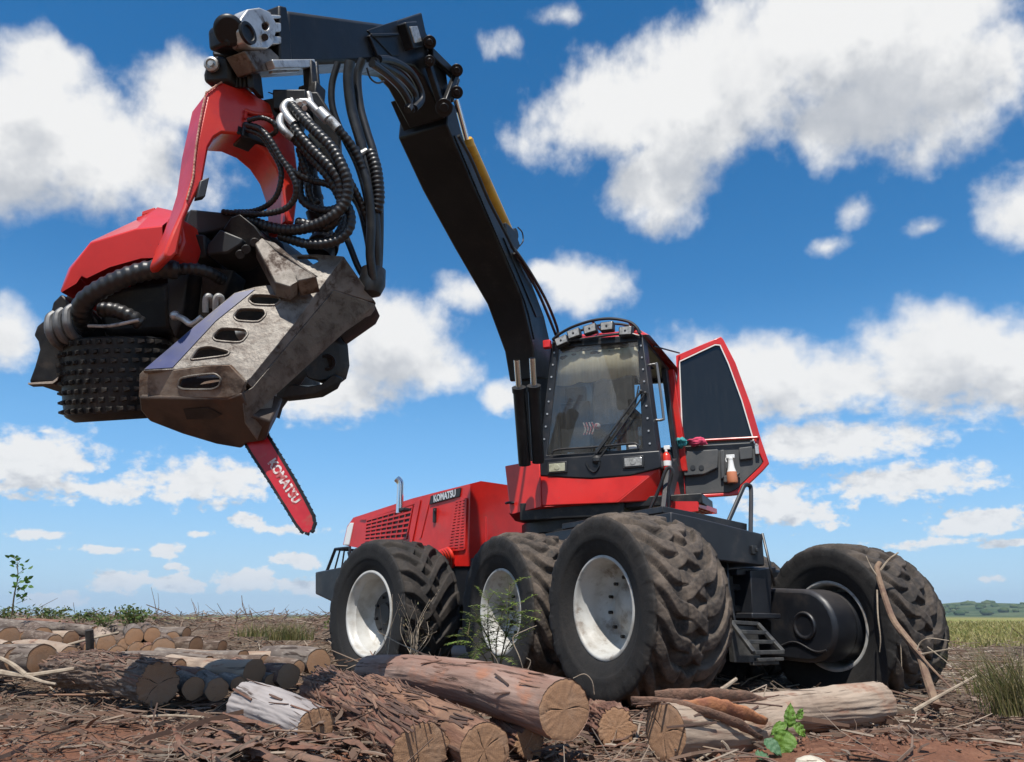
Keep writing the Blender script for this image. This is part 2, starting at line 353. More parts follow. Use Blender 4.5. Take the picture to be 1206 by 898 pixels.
    def clusters(s):
        # connected pieces whose boxes do not even touch are different objects
        n = len(s.v); par = list(range(n))
        def fd(a):
            while par[a] != a: par[a] = par[par[a]]; a = par[a]
            return a
        for f in s.f:
            r = fd(f[0])
            for i in f[1:]: par[fd(i)] = r
        comp = {}
        for i in range(n): comp.setdefault(fd(i), []).append(i)
        C = []
        for k, ids in comp.items():
            P = [s.v[i] for i in ids]
            C.append(([min(p[a] for p in P) - .004 for a in range(3)], [max(p[a] for p in P) + .004 for a in range(3)], {k}))
        ch = True
        while ch:
            ch = False; out = []
            for lo, hi, ks in C:
                for o in out:
                    if all(lo[a] <= o[1][a] and o[0][a] <= hi[a] for a in range(3)):
                        for a in range(3): o[0][a] = min(o[0][a], lo[a]); o[1][a] = max(o[1][a], hi[a])
                        o[2].update(ks); ch = True; break
                else: out.append((lo, hi, set(ks)))
            C = out
        if len(C) < 2: return [s]
        res = []
        for lo, hi, ks in C:
            m_ = MB(); mp = {}
            for f, q in zip(s.f, s.mi):
                if fd(f[0]) in ks:
                    for i in f:
                        if i not in mp: mp[i] = len(m_.v); m_.v.append(s.v[i])
                    m_.f.append(tuple(mp[i] for i in f)); m_.mi.append(q)
            res.append(m_)
        return res
    def build(s, name, mats, parent=None, bevel=0, sharp=32, weld=True, label=None, join=False):
        if parent and not join and len(s.v) < 6000:
            cl = s.clusters()
            if len(cl) > 1:
                os_ = [c.build(name, mats, parent, bevel, sharp, weld, label, True) for c in cl]
                return os_[0]
        off = OFF.get(parent.name, V((0, 0, 0))) if parent else V((0, 0, 0))
        o = bpy.data.objects.new(name, s.mesh(name, mats, off, sharp, weld)); COL.objects.link(o)
        if parent: o.parent = parent; OFF[o.name] = off
        if bevel:
            b = o.modifiers.new('edge', 'BEVEL'); b.width = bevel; b.segments = 2; b.limit_method = 'ANGLE'; b.angle_limit = rad(35)
        if label: o['label'] = label
        return o
def tag(o, label=None, cat=None, group=None, kind=None):
    if label: o['label'] = label
    if cat: o['category'] = cat
    if group: o['group'] = group
    if kind: o['kind'] = kind
    return o
def thing(name, loc, label, cat, group=None):
    o = bpy.data.objects.new(name, None); COL.objects.link(o); o.location = loc; OFF[o.name] = V(loc); o.empty_display_size = .1
    return tag(o, label, cat, group)
def text_mesh(mb, txt, size, M4, depth=.003, bold=.0, mi=0, shear=0, width=1.0):
    c = bpy.data.curves.new('lettering', 'FONT'); c.body = txt; c.size = size; c.extrude = depth; c.offset = bold; c.align_x = 'CENTER'; c.align_y = 'CENTER'; c.resolution_u = 3; c.shear = shear
    o = bpy.data.objects.new('lettering', c); COL.objects.link(o)
    me = o.to_mesh(); mb.add([M4 @ V((v.co.x * width, v.co.y, v.co.z)) for v in me.vertices], [tuple(p.vertices) for p in me.polygons], mi)
    o.to_mesh_clear(); bpy.data.objects.remove(o); bpy.data.curves.remove(c)
def frame4(o, x, y):
    x = V(x).normalized(); z = x.cross(V(y)).normalized(); y = z.cross(x)
    return Matrix(((x.x, y.x, z.x, o[0]), (x.y, y.y, z.y, o[1]), (x.z, y.z, z.z, o[2]), (0, 0, 0, 1)))
# ================================================================== FOREST HARVESTER
n1 = V((-.866, -.5, 0)); f1 = V((.5, -.866, 0))              # front half: outward (near side) and forward
n2 = V((-.74, -.673, 0)); f2 = V((.673, -.74, 0))            # rear half, steered
Z = V((0, 0, 1))
HV = thing('forest_harvester', (1.2, 7.4, 0), 'large red and black six-wheeled forestry harvester with raised black crane on cleared ground', 'harvester')
# ---- wheels
def tyre_mesh(R, W, rb, nl, sgn, mt, N=520, lh=.05, seed=0, wave=False):
    hw = W / 2; prof = []
    side = [(.83, rb, 0), (.90, rb + .03, 0), (.965, rb + (R - rb) * .28, 0), (.985, rb + (R - rb) * .34, 0), (1.005, rb + (R - rb) * .37, 0), (1.0, rb + (R - rb) * .48, 0), (1.015, rb + (R - rb) * .62, .0), (1.01, rb + (R - rb) * .71, .02), (.992, rb + (R - rb) * .79, .04), (.962, rb + (R - rb) * .855, .35)]
    xs = [(a * hw, r, k, 1 if k > 0 else 0) for a, r, k in side]
    tread = [(x * .925 * hw, R - lh - .020 * abs(x) ** 3, 1.0, 1) for x in np.linspace(1, -1, 81)]
    pr = xs + tread + [(-x, r, k, q) for x, r, k, q in xs[::-1]]
    X = np.array([p[0] for p in pr]); Rr = np.array([p[1] for p in pr]); K = np.array([p[2] for p in pr]); M = len(pr)
    th = np.linspace(0, 2 * math.pi, N, endpoint=False)[:, None]
    def sst(a, b, x): t = np.clip((x - a) / (b - a), 0, 1); return t * t * (3 - 2 * t)
    H = np.zeros((N, M)); rs = np.random.RandomState(seed)
    for s in (1, -1):
        q = s * X / hw; g = q * .75 + .25 * np.sin(q * 2.4)
        if wave: g = 1.05 * np.abs(q) ** 1.55 * np.sign(q) + .08 * np.sin(q * 9)
        ph = th * nl / (2 * math.pi) - sgn * 1.35 * g[None, :] + (.5 if s < 0 and not wave else 0)
        idx = np.round(ph).astype(int) % nl
        fr = np.abs(ph - np.round(ph)); wdt = .23 + .06 * q[None, :] ** 2 * np.sign(q)[None, :] + (rs.rand(nl) * .05 - .025)[idx]
        hgt = (.82 + .3 * rs.rand(nl))[idx]
        if wave: ph = ph + .05 * np.sin(idx * 2.1 + q[None, :] * 4); hgt = hgt * (1 - .35 * np.exp(-((q[None, :] - .22 - .1 * np.sin(idx * 1.7)) / .035) ** 2))
        H = np.maximum(H, (1 - sst(wdt - .035, wdt + .05, fr)) * sst(-.40, -.16, q)[None, :] * hgt * (1 - .7 * sst(.72, 1.0, q))[None, :])
    wav = (.2 if wave else .1) * (.006 * np.sin(th * 37 + X[None, :] * 23) + .005 * np.sin(th * 71 - X[None, :] * 41) + .004 * np.sin(th * 113 + X[None, :] * 67))
    rr = Rr[None, :] + H * K[None, :] * lh + wav * (K[None, :] > .2) * .7
    Y = np.cos(th) * rr; ZZ = np.sin(th) * rr; XX = np.repeat(X[None, :], N, 0) + np.sign(X)[None, :] * H * ((K > 0) & (K < 1))[None, :] * .018
    vs = np.stack([XX, Y, ZZ], -1).reshape(-1, 3)
    i = np.arange(N)[:, None]; j = np.arange(M - 1)[None, :]; a = i * M + j; b = ((i + 1) % N) * M + j
    fs = np.stack([a, b, b + 1, a + 1], -1).reshape(-1, 4)
    me = bpy.data.meshes.new('tyre'); me.from_pydata(vs.tolist(), [], fs.tolist()); me.materials.append(mt)
    me.polygons.foreach_set('use_smooth', [True] * len(me.polygons))
    at_ = me.attributes.new('tread', 'FLOAT', 'POINT'); at_.data.foreach_set('value', (np.clip(K[None, :] * .75 + H * .35 * K[None, :], 0, 1)).astype(np.float32).reshape(-1))
    bm = bmesh.new(); bm.from_mesh(me); bmesh.ops.recalc_face_normals(bm, faces=bm.faces); bm.to_mesh(me); bm.free()
    return me
def rim_mesh(rf, hwid, disc, mt):
    k = rf / .375; d = disc
    prof = [(d + .02, .10), (d + .02, .17), (d - .005, .21), (d + .005, .25), (d + .04, .285), (d + .07, .308), (d + .10, .318), (hwid - .09, .322), (hwid - .08, .333), (hwid - .03, .338), (hwid - .012, .346), (hwid, .352), (hwid + .004, .362), (hwid - .002, .376), (hwid - .016, .378), (hwid - .03, .368),
            (-hwid + .03, .368), (-hwid + .016, .378), (-hwid + .002, .376), (-hwid - .004, .362), (-hwid, .352), (-hwid + .03, .338), (-hwid + .09, .33), (d - .06, .318), (d - .05, .26), (d - .03, .10)]
    b = MB(); b.lathe([(x, r * k) for x, r in prof], (0, 0, 0), (1, 0, 0), 72, closed=True)
    return b.mesh('rim', mt, sharp=50)
def hub_mesh(k, d, mt, big):
    b = MB(); b.lathe([(d - .12, 0), (d - .12, .16 * k), (d + .022, .16 * k), (d + .03, .15 * k), (d + .03, 0)] if not big else
                      [(d - .12, 0), (d - .12, .2 * k), (d + .07, .2 * k), (d + .09, .185 * k), (d + .09, .10 * k), (d + .12, .09 * k), (d + .12, 0)], (0, 0, 0), (1, 0, 0), 40)
    return b.mesh('wheel', mt, sharp=40)
def bolts_mesh(k, d, rr, mt, n=10):
    b = MB()
    for i in range(n):
        a = 2 * math.pi * i / n; c = V((d, math.cos(a) * rr * k, math.sin(a) * rr * k)); b.cyl(c, c + V((.03, 0, 0)), .014 * k, 6)
    return b.mesh('wheel_bolts', mt)
def wheel(c, out, meshes, spin, label=None):
    hub, tyre, rim, blt = meshes
    fwd = Z.cross(out); Mx = Matrix((out, fwd, Z)).transposed().to_4x4() @ Matrix.Rotation(spin, 4, 'X')
    o = bpy.data.objects.new('wheel', hub); COL.objects.link(o); o.parent = HV; o.location = V(c) - OFF[HV.name]; o.rotation_euler = Mx.to_euler()
    if label: o['label'] = label
    for nm, me in (('tyre', tyre), ('rim', rim), ('wheel_bolts', blt)):
        ch = bpy.data.objects.new(nm, me); COL.objects.link(ch); ch.parent = o
        if nm == 'wheel_bolts': ch['kind'] = 'stuff'
    vs_ = bpy.data.objects.new('valve_stem', valve_me); COL.objects.link(vs_); vs_.parent = o
    return o
rimA = rim_mesh(.375, .305, .03, RIMW); rimC = rim_mesh(.375, .305, .03, RIMD)
tA = tyre_mesh(.705, .71, .37, 19, 1, TYREB, seed=1, lh=.056, wave=True); tA2 = tyre_mesh(.705, .71, .37, 19, -1, TYREM, seed=2, lh=.058, wave=True)
hubA = hub_mesh(1, .03, RIMD, False); bltA = bolts_mesh(1, .045, .225, DARK, 12)
rimB = rim_mesh(.45, .32, .0, RIMW); tB = tyre_mesh(.80, .72, .445, 19, 1, TYREK, lh=.07, seed=3); tB2 = tyre_mesh(.80, .72, .445, 19, -1, TYREK, lh=.07, seed=3)
hubB = hub_mesh(1.2, .0, BLK, True); bltB = bolts_mesh(1.2, .09, .15, BLK, 8)
valve_me = MB().cyl((.0, .20, .27), (.09, .20, .27), .022, 10).cyl((.09, .20, .27), (.13, .205, .275), .012, 8).mesh('valve_stem', SILV)
WN = at(709, 715.5, 5.63) - n1 * .305; WM = at(588.5, 720.5, 6.82) - n1 * .305
WF = at(977, 737, 6.62) - n1 * .305; WF2 = WF + (WM - WN) + V((0, 0, .1))
WR = at(433, 723, 8.2) - n2 * .32; WR2 = WR - n2 * 2.1
wheel(WN, n1, (hubA, tA, rimC, bltA), 1.2, 'nearest bogie wheel with muddy brown tyre and dirty white rim')
wheel(WM, n1, (hubA, tA, rimC, bltA), 2.5, 'middle wheel half hidden by the fern with brown muddy tyre')
wheel(WF, -n1, (hubA, tA2, rimC, bltA), .4, 'far front wheel seen from its inner side with a stick leaning on it')
wheel(WF2, -n1, (hubA, tA2, rimA, bltA), 3.4)
wheel(WR, n2, (hubB, tB, rimB, bltB), .3, 'rear wheel with clean black tyre and white rim')
wheel(WR2, -n2, (hubB, tB2, rimB, bltB), 1.3)
# ---- far and near bogie cases: rounded black beams that carry two wheels each, end drums reach into the rims
def bogie(cA, cB, inner, name='bogie_case'):
    """cA, cB wheel centres, inner = unit vector from the wheel towards the machine"""
    b = MB(); d = (cB - cA).normalized(); up = Z - d * Z.dot(d)
    prof = []
    for c, sgn in ((cA, -1), (cB, 1)):
        for i in range(13):
            a = -math.pi / 2 + math.pi * i / 12
            prof.append(c + d * math.cos(a) * sgn * .30 + up * math.sin(a) * .30 * sgn * (-1 if sgn < 0 else 1) * (1 if sgn > 0 else 1) if False else c + d * (math.cos(a) * sgn * .30) + up * (math.sin(a) * .30 * sgn))
    mid = len(prof) // 2
    b.prism([p + inner * .62 for p in prof], -inner * .30)
    o = b.build(name, BLK, HV, bevel=.035)
    e = MB()
    for c in (cA, cB):
        e.lathe([(-.02, 0), (-.02, .285), (.30, .285), (.325, .27), (.325, 0)], c, inner, 40)
        e.lathe([(.60, .0), (.60, .12), (.635, .115), (.64, .095), (.628, .085), (.628, 0)], c, inner, 32)
    e.build('hub_drum', BLK, o, bevel=.008)
    s = MB(); p = [cA + inner * .625 + d * t + up * (-.17 + .03 * math.sin(t * 14)) for t in np.linspace(-.2, .25, 9)]
    s.tube(p, .009, 6); s.build('weld_rib', BLK, o)
    return o
bogie(WF, WF2, n1); bogie(WN, WM, -n1)
# ---- front chassis
mid0 = WN - n1 * 1.18                                        # centre line of the front half, level with the front axle
def FP(px, py, fo=0.0): return on(px, py, WN + f1 * fo, f1)  # a point of the photograph on a cross plane of the front half
ch = MB()
ch.prism([FP(790, 603), FP(822, 610), FP(898, 629), FP(901, 667), FP(849, 661), FP(790, 650)], -f1 * 2.0)
CH = ch.build('front_chassis', BLK, HV, bevel=.012)
b = MB(); b.prism([FP(780, 596, -.12), FP(820, 604, -.12), FP(880, 617, -.12), FP(880, 627, -.12), FP(815, 612, -.12), FP(780, 604, -.12)], -f1 * 1.5); b.build('deck_plate', BLK, CH, bevel=.006)
b = MB(); b.box(FP(888, 648, .012), (-n1, f1, Z), (.03, .012, .035)); b.box(FP(891, 648, .028), (-n1, f1, Z), (.012, .012, .016)); b.build('deck_latch', PLAS, CH, bevel=.004)
b = MB(); b.prism([FP(884, 672, -.05), FP(908, 669, -.05), FP(909, 725, -.05), FP(886, 724, -.05)], -f1 * .25); b.prism([FP(868, 670, -.1), FP(914, 668, -.1), FP(914, 676, -.1), FP(868, 678, -.1)], -f1 * .3)
b.prism([FP(886, 722, .0), FP(920, 723, .0), FP(920, 729, .0), FP(886, 729, .0)], -f1 * .4)
b.build('axle_bracket', BLK, CH, bevel=.008)
b = MB(); b.prism([FP(800, 655, -.55), FP(925, 672, -.55), FP(925, 770, -.55), FP(800, 765, -.55)], -f1 * 1.2); b.build('front_axle_housing', DARK, CH, bevel=.03)
b = MB()
for (x0, y0, x1, y1) in ((848, 690, 880, 694), (850, 716, 882, 718), (858, 676, 862, 722), (872, 690, 884, 735)): b.beam(FP(x0, y0, -.2), FP(x1, y1, -.2), .05, .05, f1)
b.build('steering_rod', DARK, CH, bevel=.006)
b = MB(); b.tube([FP(898, 629, -.02), FP(903, 650, .06), FP(908, 672, .1), FP(912, 690, .05)], .012, 8); b.tube([FP(866, 735, .02), FP(858, 690, -.05), FP(856, 664, -.1)], .010, 8); b.build('chassis_cable', HOSE, CH)
# folding step hung in front of the axle
b = MB(); s0, s1, s2, s3 = FP(861, 733, .12), FP(892, 735, .12), FP(922, 768, .42), FP(888, 769, .42)
for a, c in ((s0, s1), (s3, s2), (s0, s3), (s1, s2), (s0.lerp(s3, .33), s1.lerp(s2, .33)), (s0.lerp(s3, .66), s1.lerp(s2, .66))): b.beam(a, c, .035, .03, Z)
for i in range(3):
    for j in range(2): q = s3.lerp(s2, .2 + .3 * i); b.box(q + Z * (-.05 - .03 * j) - f1 * .05 * j, (-n1, f1, Z), (.045, .02, .012))
b.prism([s0 - Z * .02, s1 - Z * .02, s1 - Z * .3, s0 - Z * .3], -f1 * .05)
b.build('access_step', mat('step_steel', (.05, .05, .05), (.10, .095, .085), 10, rough=.5, metal=.4, bump=.2), CH, bevel=.004)
b = MB(); b.tube([FP(858, 614, -.25), FP(873, 580, -.25), FP(877, 572, -.25), FP(882, 572, -.25), FP(884.5, 579, -.25), FP(884, 628, -.05)], .020, 10); b.build('deck_handrail', BLK, CH)
# ---- articulation and rear half
hp = WR - n2 * .62                                           # a point of the hood's near side plane
def RP(px, py, no=0.0): return on(px, py, hp + n2 * no, n2)
b = MB(); b.prism([RP(408, 650, -.02), RP(527, 660, -.02), RP(570, 656, -.02), RP(640, 650, -.02), RP(640, 715, -.02), RP(530, 714, -.02), RP(420, 700, -.02)], -n2 * 1.1)
RC = b.build('rear_chassis', BLK, HV, bevel=.015)
b = MB(); b.cyl(WR + n2 * -.1, WR - n2 * 2.0, .16, 24); b.build('rear_axle', DARK, RC)
b = MB(); b.prism([RP(371, 674, .25), RP(402, 668, .25), RP(402, 708, .25), RP(392, 710, .25), RP(371, 700, .25)], -n2 * 2.0); b.build('rear_bumper', BLK, RC, bevel=.02)
b = MB(); g = [RP(385, 673, .15), RP(395, 647, .15), RP(412, 645, .15), RP(412, 668, .15)]
b.tube([g[0], g[1], g[2], g[3]], .022, 8, res=1)
for t in (.35, .65): b.tube([g[0].lerp(g[3], t), g[1].lerp(g[2], t)], .013, 6, res=1)
for k in range(1, 5): b.tube([p - n2 * .35 * k for p in (g[0], g[1])], .015, 6, res=1)
b.tube([g[1], g[1] - n2 * 1.4], .02, 8, res=1); b.build('bumper_guard', BLK, RC)
hood_o = [RP(404, 642), RP(409, 620), RP(416, 610), RP(485, 587.5), RP(506, 582), RP(554, 570), RP(552, 667), RP(524, 667), RP(510, 660), RP(470, 655)]
HW = 1.55
b = MB()
ridge = .16
top = hood_o[2:6]; inn = [p - n2 * ridge + Z * .05 for p in top]
# near side plate, chamfer, roof, far side
b.prism(hood_o, -n2 * .02)
for i in range(3): b.add([top[i], top[i + 1], inn[i + 1], inn[i]], [(0, 1, 2, 3)])
far = [p - n2 * (HW - 2 * ridge) for p in inn]
for i in range(3): b.add([inn[i], inn[i + 1], far[i + 1], far[i]], [(0, 1, 2, 3)])
fo = [p - n2 * HW for p in hood_o]
b.prism(fo, n2 * .02)
for i in range(3): b.add([far[i], far[i + 1], fo[3 + i], fo[2 + i]], [(0, 1, 2, 3)])
# front face of the hood, towards the cab, with leaning upper half
e0, e1 = hood_o[5], hood_o[6]; c0 = inn[3]; c1 = far[3]; c2 = fo[5]; c3 = fo[6]
b.add([e0, e1, c3, c2, c1, c0], [(0, 1, 2, 3, 4, 5)])
b.add([hood_o[0], hood_o[1], hood_o[2], inn[0], far[0], fo[2], fo[1], fo[0]], [(0, 1, 2, 3, 4, 5, 6, 7)])
HD = b.build('engine_hood', RED, HV, bevel=.012)
# hood details: quad() gives a point inside a four-cornered patch
def quad(c, u, v): return c[0].lerp(c[1], u).lerp(c[3].lerp(c[2], u), v)
def grid_part(name, corners, nu, nv, wu, wv, mt, parent, nrm, rec=.006):
    back = MB(); back.prism([p + nrm * .001 for p in corners], nrm * .003); back.build(name + '_backing', PLAS, parent)
    b = MB()
    for i in range(nu + 1): b.beam(quad(corners, i / nu, 0) + nrm * .012, quad(corners, i / nu, 1) + nrm * .012, wu, .014, nrm)
    for j in range(nv + 1): b.beam(quad(corners, 0, j / nv) + nrm * .0125, quad(corners, 1, j / nv) + nrm * .0125, wv, .016, nrm)
    return b.build(name, mt, parent)
grid_part('radiator_grille', [RP(433, 613), RP(487, 597), RP(480, 634), RP(431, 637)], 8, 6, .014, .024, RED, HD, n2)
grid_part('hood_louvre', [RP(538, 591), RP(550, 588), RP(548, 647), RP(529, 649)], 3, 17, .03, .022, RED, HD, n2)
b = MB(); b.prism([RP(424, 612, .004), RP(496, 589, .004), RP(486, 640, .004), RP(480, 641, .004), RP(489, 594, .004), RP(430, 613, .004)], n2 * .012); b.prism([RP(506, 584, .004), RP(508, 584, .004), RP(496, 634, .004), RP(494, 634, .004)], n2 * .006); b.build('hood_panel_edge', RED, HD, bevel=.003)
bd = [RP(508, 584.5, .006), RP(543.5, 574.5, .006), RP(542, 585, .006), RP(506.5, 594.5, .006)]
b = MB(); b.prism(bd, n2 * .012); BG = b.build('name_badge', PLAS, HD, bevel=.002)
b = MB(); c = quad(bd, .5, .52) + n2 * .015; bx = (bd[1] - bd[0]); text_mesh(b, 'KOMATSU', .115, frame4(c, bx, (bd[0] - bd[3])), .002, .0035, width=bx.length * .82 / .60); b.build('badge_lettering', LETTERG, BG, weld=False)
b = MB(); b.box(RP(512, 607, .012), (bx, Z, n2), (.022, .085, .015)); b.cyl(RP(512, 602, .02), RP(512, 602, .04), .015, 10); b.build('hood_latch', BLK, HD, bevel=.004)
b = MB(); b.tube([RP(559.5, 608, .02) - n2 * .13 + f2 * .04, RP(559.5, 662, .02) - n2 * .13 + f2 * .04], .012, 8, res=1); b.build('hood_grab_rail', RED, HD)
b = MB(); q = RP(408, 620, .01); b.prism([RP(404.5, 642, .012), RP(409, 621, .012), RP(412, 616, .012), RP(416, 616, .012), RP(411, 642, .012)], -n2 * .3); b.build('rear_lamp_panel', WHITE, HD, bevel=.005)
b = MB(); ex = at(471, 590, 9.3); b.tube([ex - Z * .15, ex, ex + Z * .16, ex + Z * .23 + RT * -.012, ex + Z * .27 + RT * -.05], .043, 14, res=5); b.build('exhaust_stack', CHROME, HD)
b = MB(); b.box(at(527, 575, 8.9) - n2 * .55, (f2, n2, Z), (.10, .05, .025)); b.box(at(451, 598, 9.0) - n2 * .3, (f2, n2, Z), (.05, .05, .02)); b.build('hood_cap', PLAS, HD, bevel=.008)
b = MB()
for k in range(4): b.tube([RP(513 + 3 * k, 652 - k, .02), RP(519 + 3 * k, 650 - k, .07), RP(524 + 3 * k, 656, .06), RP(524 + 3 * k, 668, .0)], .022, 8)
b.build('red_hose_bundle', REDS, HD)
b = MB(); b.cyl(at(640, 690, 8.3) - Z * .3, at(640, 690, 8.3) + Z * .45, .22, 20); b.box(at(640, 670, 8.5), (f1, n1, Z), (.5, .35, .14)); b.build('articulation_joint', DARK, HV, bevel=.02)
# ------------------------------------------------------------------ cab
CF = V((-.40, -.9165, 0)); CR = V((.9165, -.40, 0))
P0 = at(705, 465, 7.85)
def fp(px, py, o=0.0): return on(px, py, P0 + CF * o, CF)
TL, TR, BR, BL = fp(650, 405), fp(757, 397), fp(773.5, 529), fp(635.5, 540)
gTL, gTR, gBR, gBL = fp(658, 410), fp(751, 402), fp(757, 528.5), fp(644, 536.5)
ang = 1.28                                                    # depth of the door opening
b = MB()
b.plate([TL, TR, BR, BL], [[gTL, gTR, gBR, gBL]], -CF * .07)
for a, c in ((TL, BL), ): b.prism([a, c, c - CF * 1.55, a - CF * 1.55], CR * .04)
rw = [p - CF * 1.5 for p in (TL, TR, BR, BL)]
b.plate(rw, [[quad(rw, u, v) for u, v in ((.08, .05), (.92, .05), (.92, .72), (.08, .72))]], -CF * .06)                   # rear wall with an opening for the added window
b.prism([BL, BR, BR - CF * 1.5, BL - CF * 1.5], -Z * .08)                                              # floor
cl_ = [TL - Z * .02, TR - Z * .02, TR - CF * 1.52 - Z * .02, TL - CF * 1.52 - Z * .02]
b.plate(cl_, [[quad(cl_, u, v) for u, v in ((.14, .16), (.86, .16), (.86, .7), (.14, .7))]], Z * .05)      # ceiling with an opening for the added roof hatch
b.prism([TR - CF * .08, TR - CF * .20, BR - CF * .22, BR - CF * .08], -CR * .05)                        # jamb behind the front post
CAB = b.build('cab', BLK, HV, bevel=.008)
b = MB()
for a, c, nn in ((TL.lerp(gTL, .5), BL.lerp(gBL, .4), 9), (TR.lerp(gTR, .45), BR.lerp(gBR, .45), 9)):
    for i in range(nn): q = a.lerp(c, (i + .6) / nn); b.cyl(q, q + CF * .010, .010, 8)
b.build('frame_bolts', SILV, CAB)
b = MB(); b.prism([gTL - CF * .012, gTR - CF * .012, gBR - CF * .012, gBL - CF * .012], -CF * .008); WS = b.build('windscreen', GLASS, CAB)
b = MB(); b.prism([quad(rw, u, v) - CF * .03 for u, v in ((.075, .045), (.925, .045), (.925, .725), (.075, .725))], -CF * .01); b.build('added_rear_window', GLASS, CAB)  # unseen window added to brighten the interior and back-light the blind
# cream sun blind with scalloped hem hanging behind the glass
b = MB(); nu = 28
rows = []
for j, vv in enumerate((.045, .12, .30)):
    for i in range(nu + 1):
        u = i / nu; q = quad([gTL, gTR, gBR, gBL], .01 + .98 * u, vv + (.02 * abs(math.sin(u * 11)) + (.05 * (1 - u)) if j == 2 else 0)); rows.append(q - CF * (.030 + .004 * math.sin(u * 40)))
b.add(rows, [(j * (nu + 1) + i, j * (nu + 1) + i + 1, (j + 1) * (nu + 1) + i + 1, (j + 1) * (nu + 1) + i) for j in range(2) for i in range(nu)])
bl = b.build('sun_blind', CREAM, CAB); so_ = bl.modifiers.new('cloth', 'SOLIDIFY'); so_.thickness = .004
b = MB(); q0, q1 = quad([gTL, gTR, gBR, gBL], .02, .03), quad([gTL, gTR, gBR, gBL], .98, .02); b.tube([q0 - CF * .07, q1 - CF * .07], .03, 8, res=1)
for i in range(12): q = q0.lerp(q1, rnd.random()); b.ball(q - CF * .055 - Z * (.02 + .05 * rnd.random()), .022 + .02 * rnd.random(), 8, sc=(1.6, 1, .7))
b.build('blind_crease_roll', mat('crease_shade_brown', (.12, .09, .065), (.3, .24, .17), 12, rough=.8), CAB)  # brown tone puts the crease shadows at the blind's top into colour
# seat, console and steering levers inside
sc = BL.lerp(BR, .42) - CF * .85
b = MB(); b.box(sc + Z * .38, (CR, CF, Z), (.25, .25, .07)); b.box(sc + Z * .78 - CF * .22, (CR, CF, Z), (.24, .06, .36)); b.box(sc + Z * 1.14 - CF * .22, (CR, CF, Z), (.13, .05, .10)); b.cyl(sc, sc + Z * .32, .12, 14)
for s in (-1, 1): b.box(sc + CR * .33 * s + Z * .55 + CF * .1, (CR, CF, Z), (.05, .24, .03)); b.cyl(sc + CR * .33 * s + Z * .57 + CF * .3, sc + CR * .33 * s + Z * .68 + CF * .32, .025, 10)
b.build('driver_seat', SEAT, CAB, bevel=.03)
b = MB(); b.box(BL.lerp(BR, .25) - CF * .3 + Z * .34, (CR, CF, Z), (.17, .05, .30)); b.box(BL.lerp(BR, .25) - CF * .32 + Z * .72, (CR, CF, Z), (.12, .03, .10)); b.box(BL.lerp(BR, .78) - CF * .5 + Z * .2, (CR, CF, Z), (.12, .2, .2)); b.build('control_console', PLAS, CAB, bevel=.02)
b = MB(); q = fp(697, 505, -.12)
for i in range(4): b.tube([q + CR * (.03 * i - .09) + Z * .07, q + CR * (.03 * i - .07), q + CR * (.03 * i - .09) - Z * .06], .008, 6)
b.ball(q + CR * .06 + Z * .02, .035, 10); tag(b.build('woven_toy', mat('red_white_yarn', (.30, .04, .045), (.30, .27, .25), 40, rough=.9, lo=.48, hi=.52), None), 'small red and white woven toy hanging behind the harvester windscreen', 'toy')
# wiper: two arms, blade and spindle cover
b = MB(); w0, w1 = fp(699, 538, .04), fp(755, 461, .03); w2 = fp(760, 463, .03); w3 = fp(706, 540, .04)
b.tube([w0, w1], .011, 6, res=1); b.tube([w3, w2], .009, 6, res=1); b.beam(fp(702, 534, .045), fp(717, 513, .045), .03, .035, CF)
b.tube([fp(748, 478, .015), fp(752, 455, .015)], .008, 6, res=1); b.ball(w1, .02, 8); b.ball(w2, .018, 8); b.ball(fp(703, 542, .03), .05, 10); b.build('wiper', PLAS, CAB)
b = MB(); b.tube([fp(650, 536, .04), fp(653, 531, .04), fp(668, 529, .04), fp(699, 527, .04), fp(735, 523.5, .04), fp(749, 523, .04), fp(752, 529, .04)], .011, 8, res=3); b.build('windscreen_rail', BLK, CAB)
b = MB(); b.prism([fp(740, 525, .012), fp(752, 524, .012), fp(753, 528, .012), fp(741, 529, .012)], CF * .003); b.build('windscreen_sticker', WHITE, CAB)
b = MB(); b.tube([fp(690, 545, .05), fp(694, 553, .05), fp(700, 556, .05), fp(705, 550, .05), fp(706, 543, .05)], .008, 6); b.build('washer_hose', HOSE, CAB)
# lower panel with two headlights
b = MB(); b.prism([fp(635, 541, .04), fp(777, 530.5, .04), fp(779, 551, .04), fp(742, 560.5, .04), fp(697, 564, .04), fp(664, 562.5, .04), fp(635, 560.5, .04)], -CF * .5); LP = b.build('headlight_panel', BLK, CAB, bevel=.012)
for (px, py, mt) in ((656.5, 551, LENSY), (746, 544.5, LENS)):
    b = MB(); ux = CR * 1 + Z * -.0; c = fp(px, py, .045); b.box(c, (CR, CF, Z), (.105, .012, .058)); o = b.build('headlight', PLAS, CAB, bevel=.006)
    b = MB(); b.box(c + CF * .012, (CR, CF, Z), (.086, .006, .042)); b.cyl(c + CF * .014, c + CF * .022, .03, 16); b.build('headlight_lens', mt, o, bevel=.004)
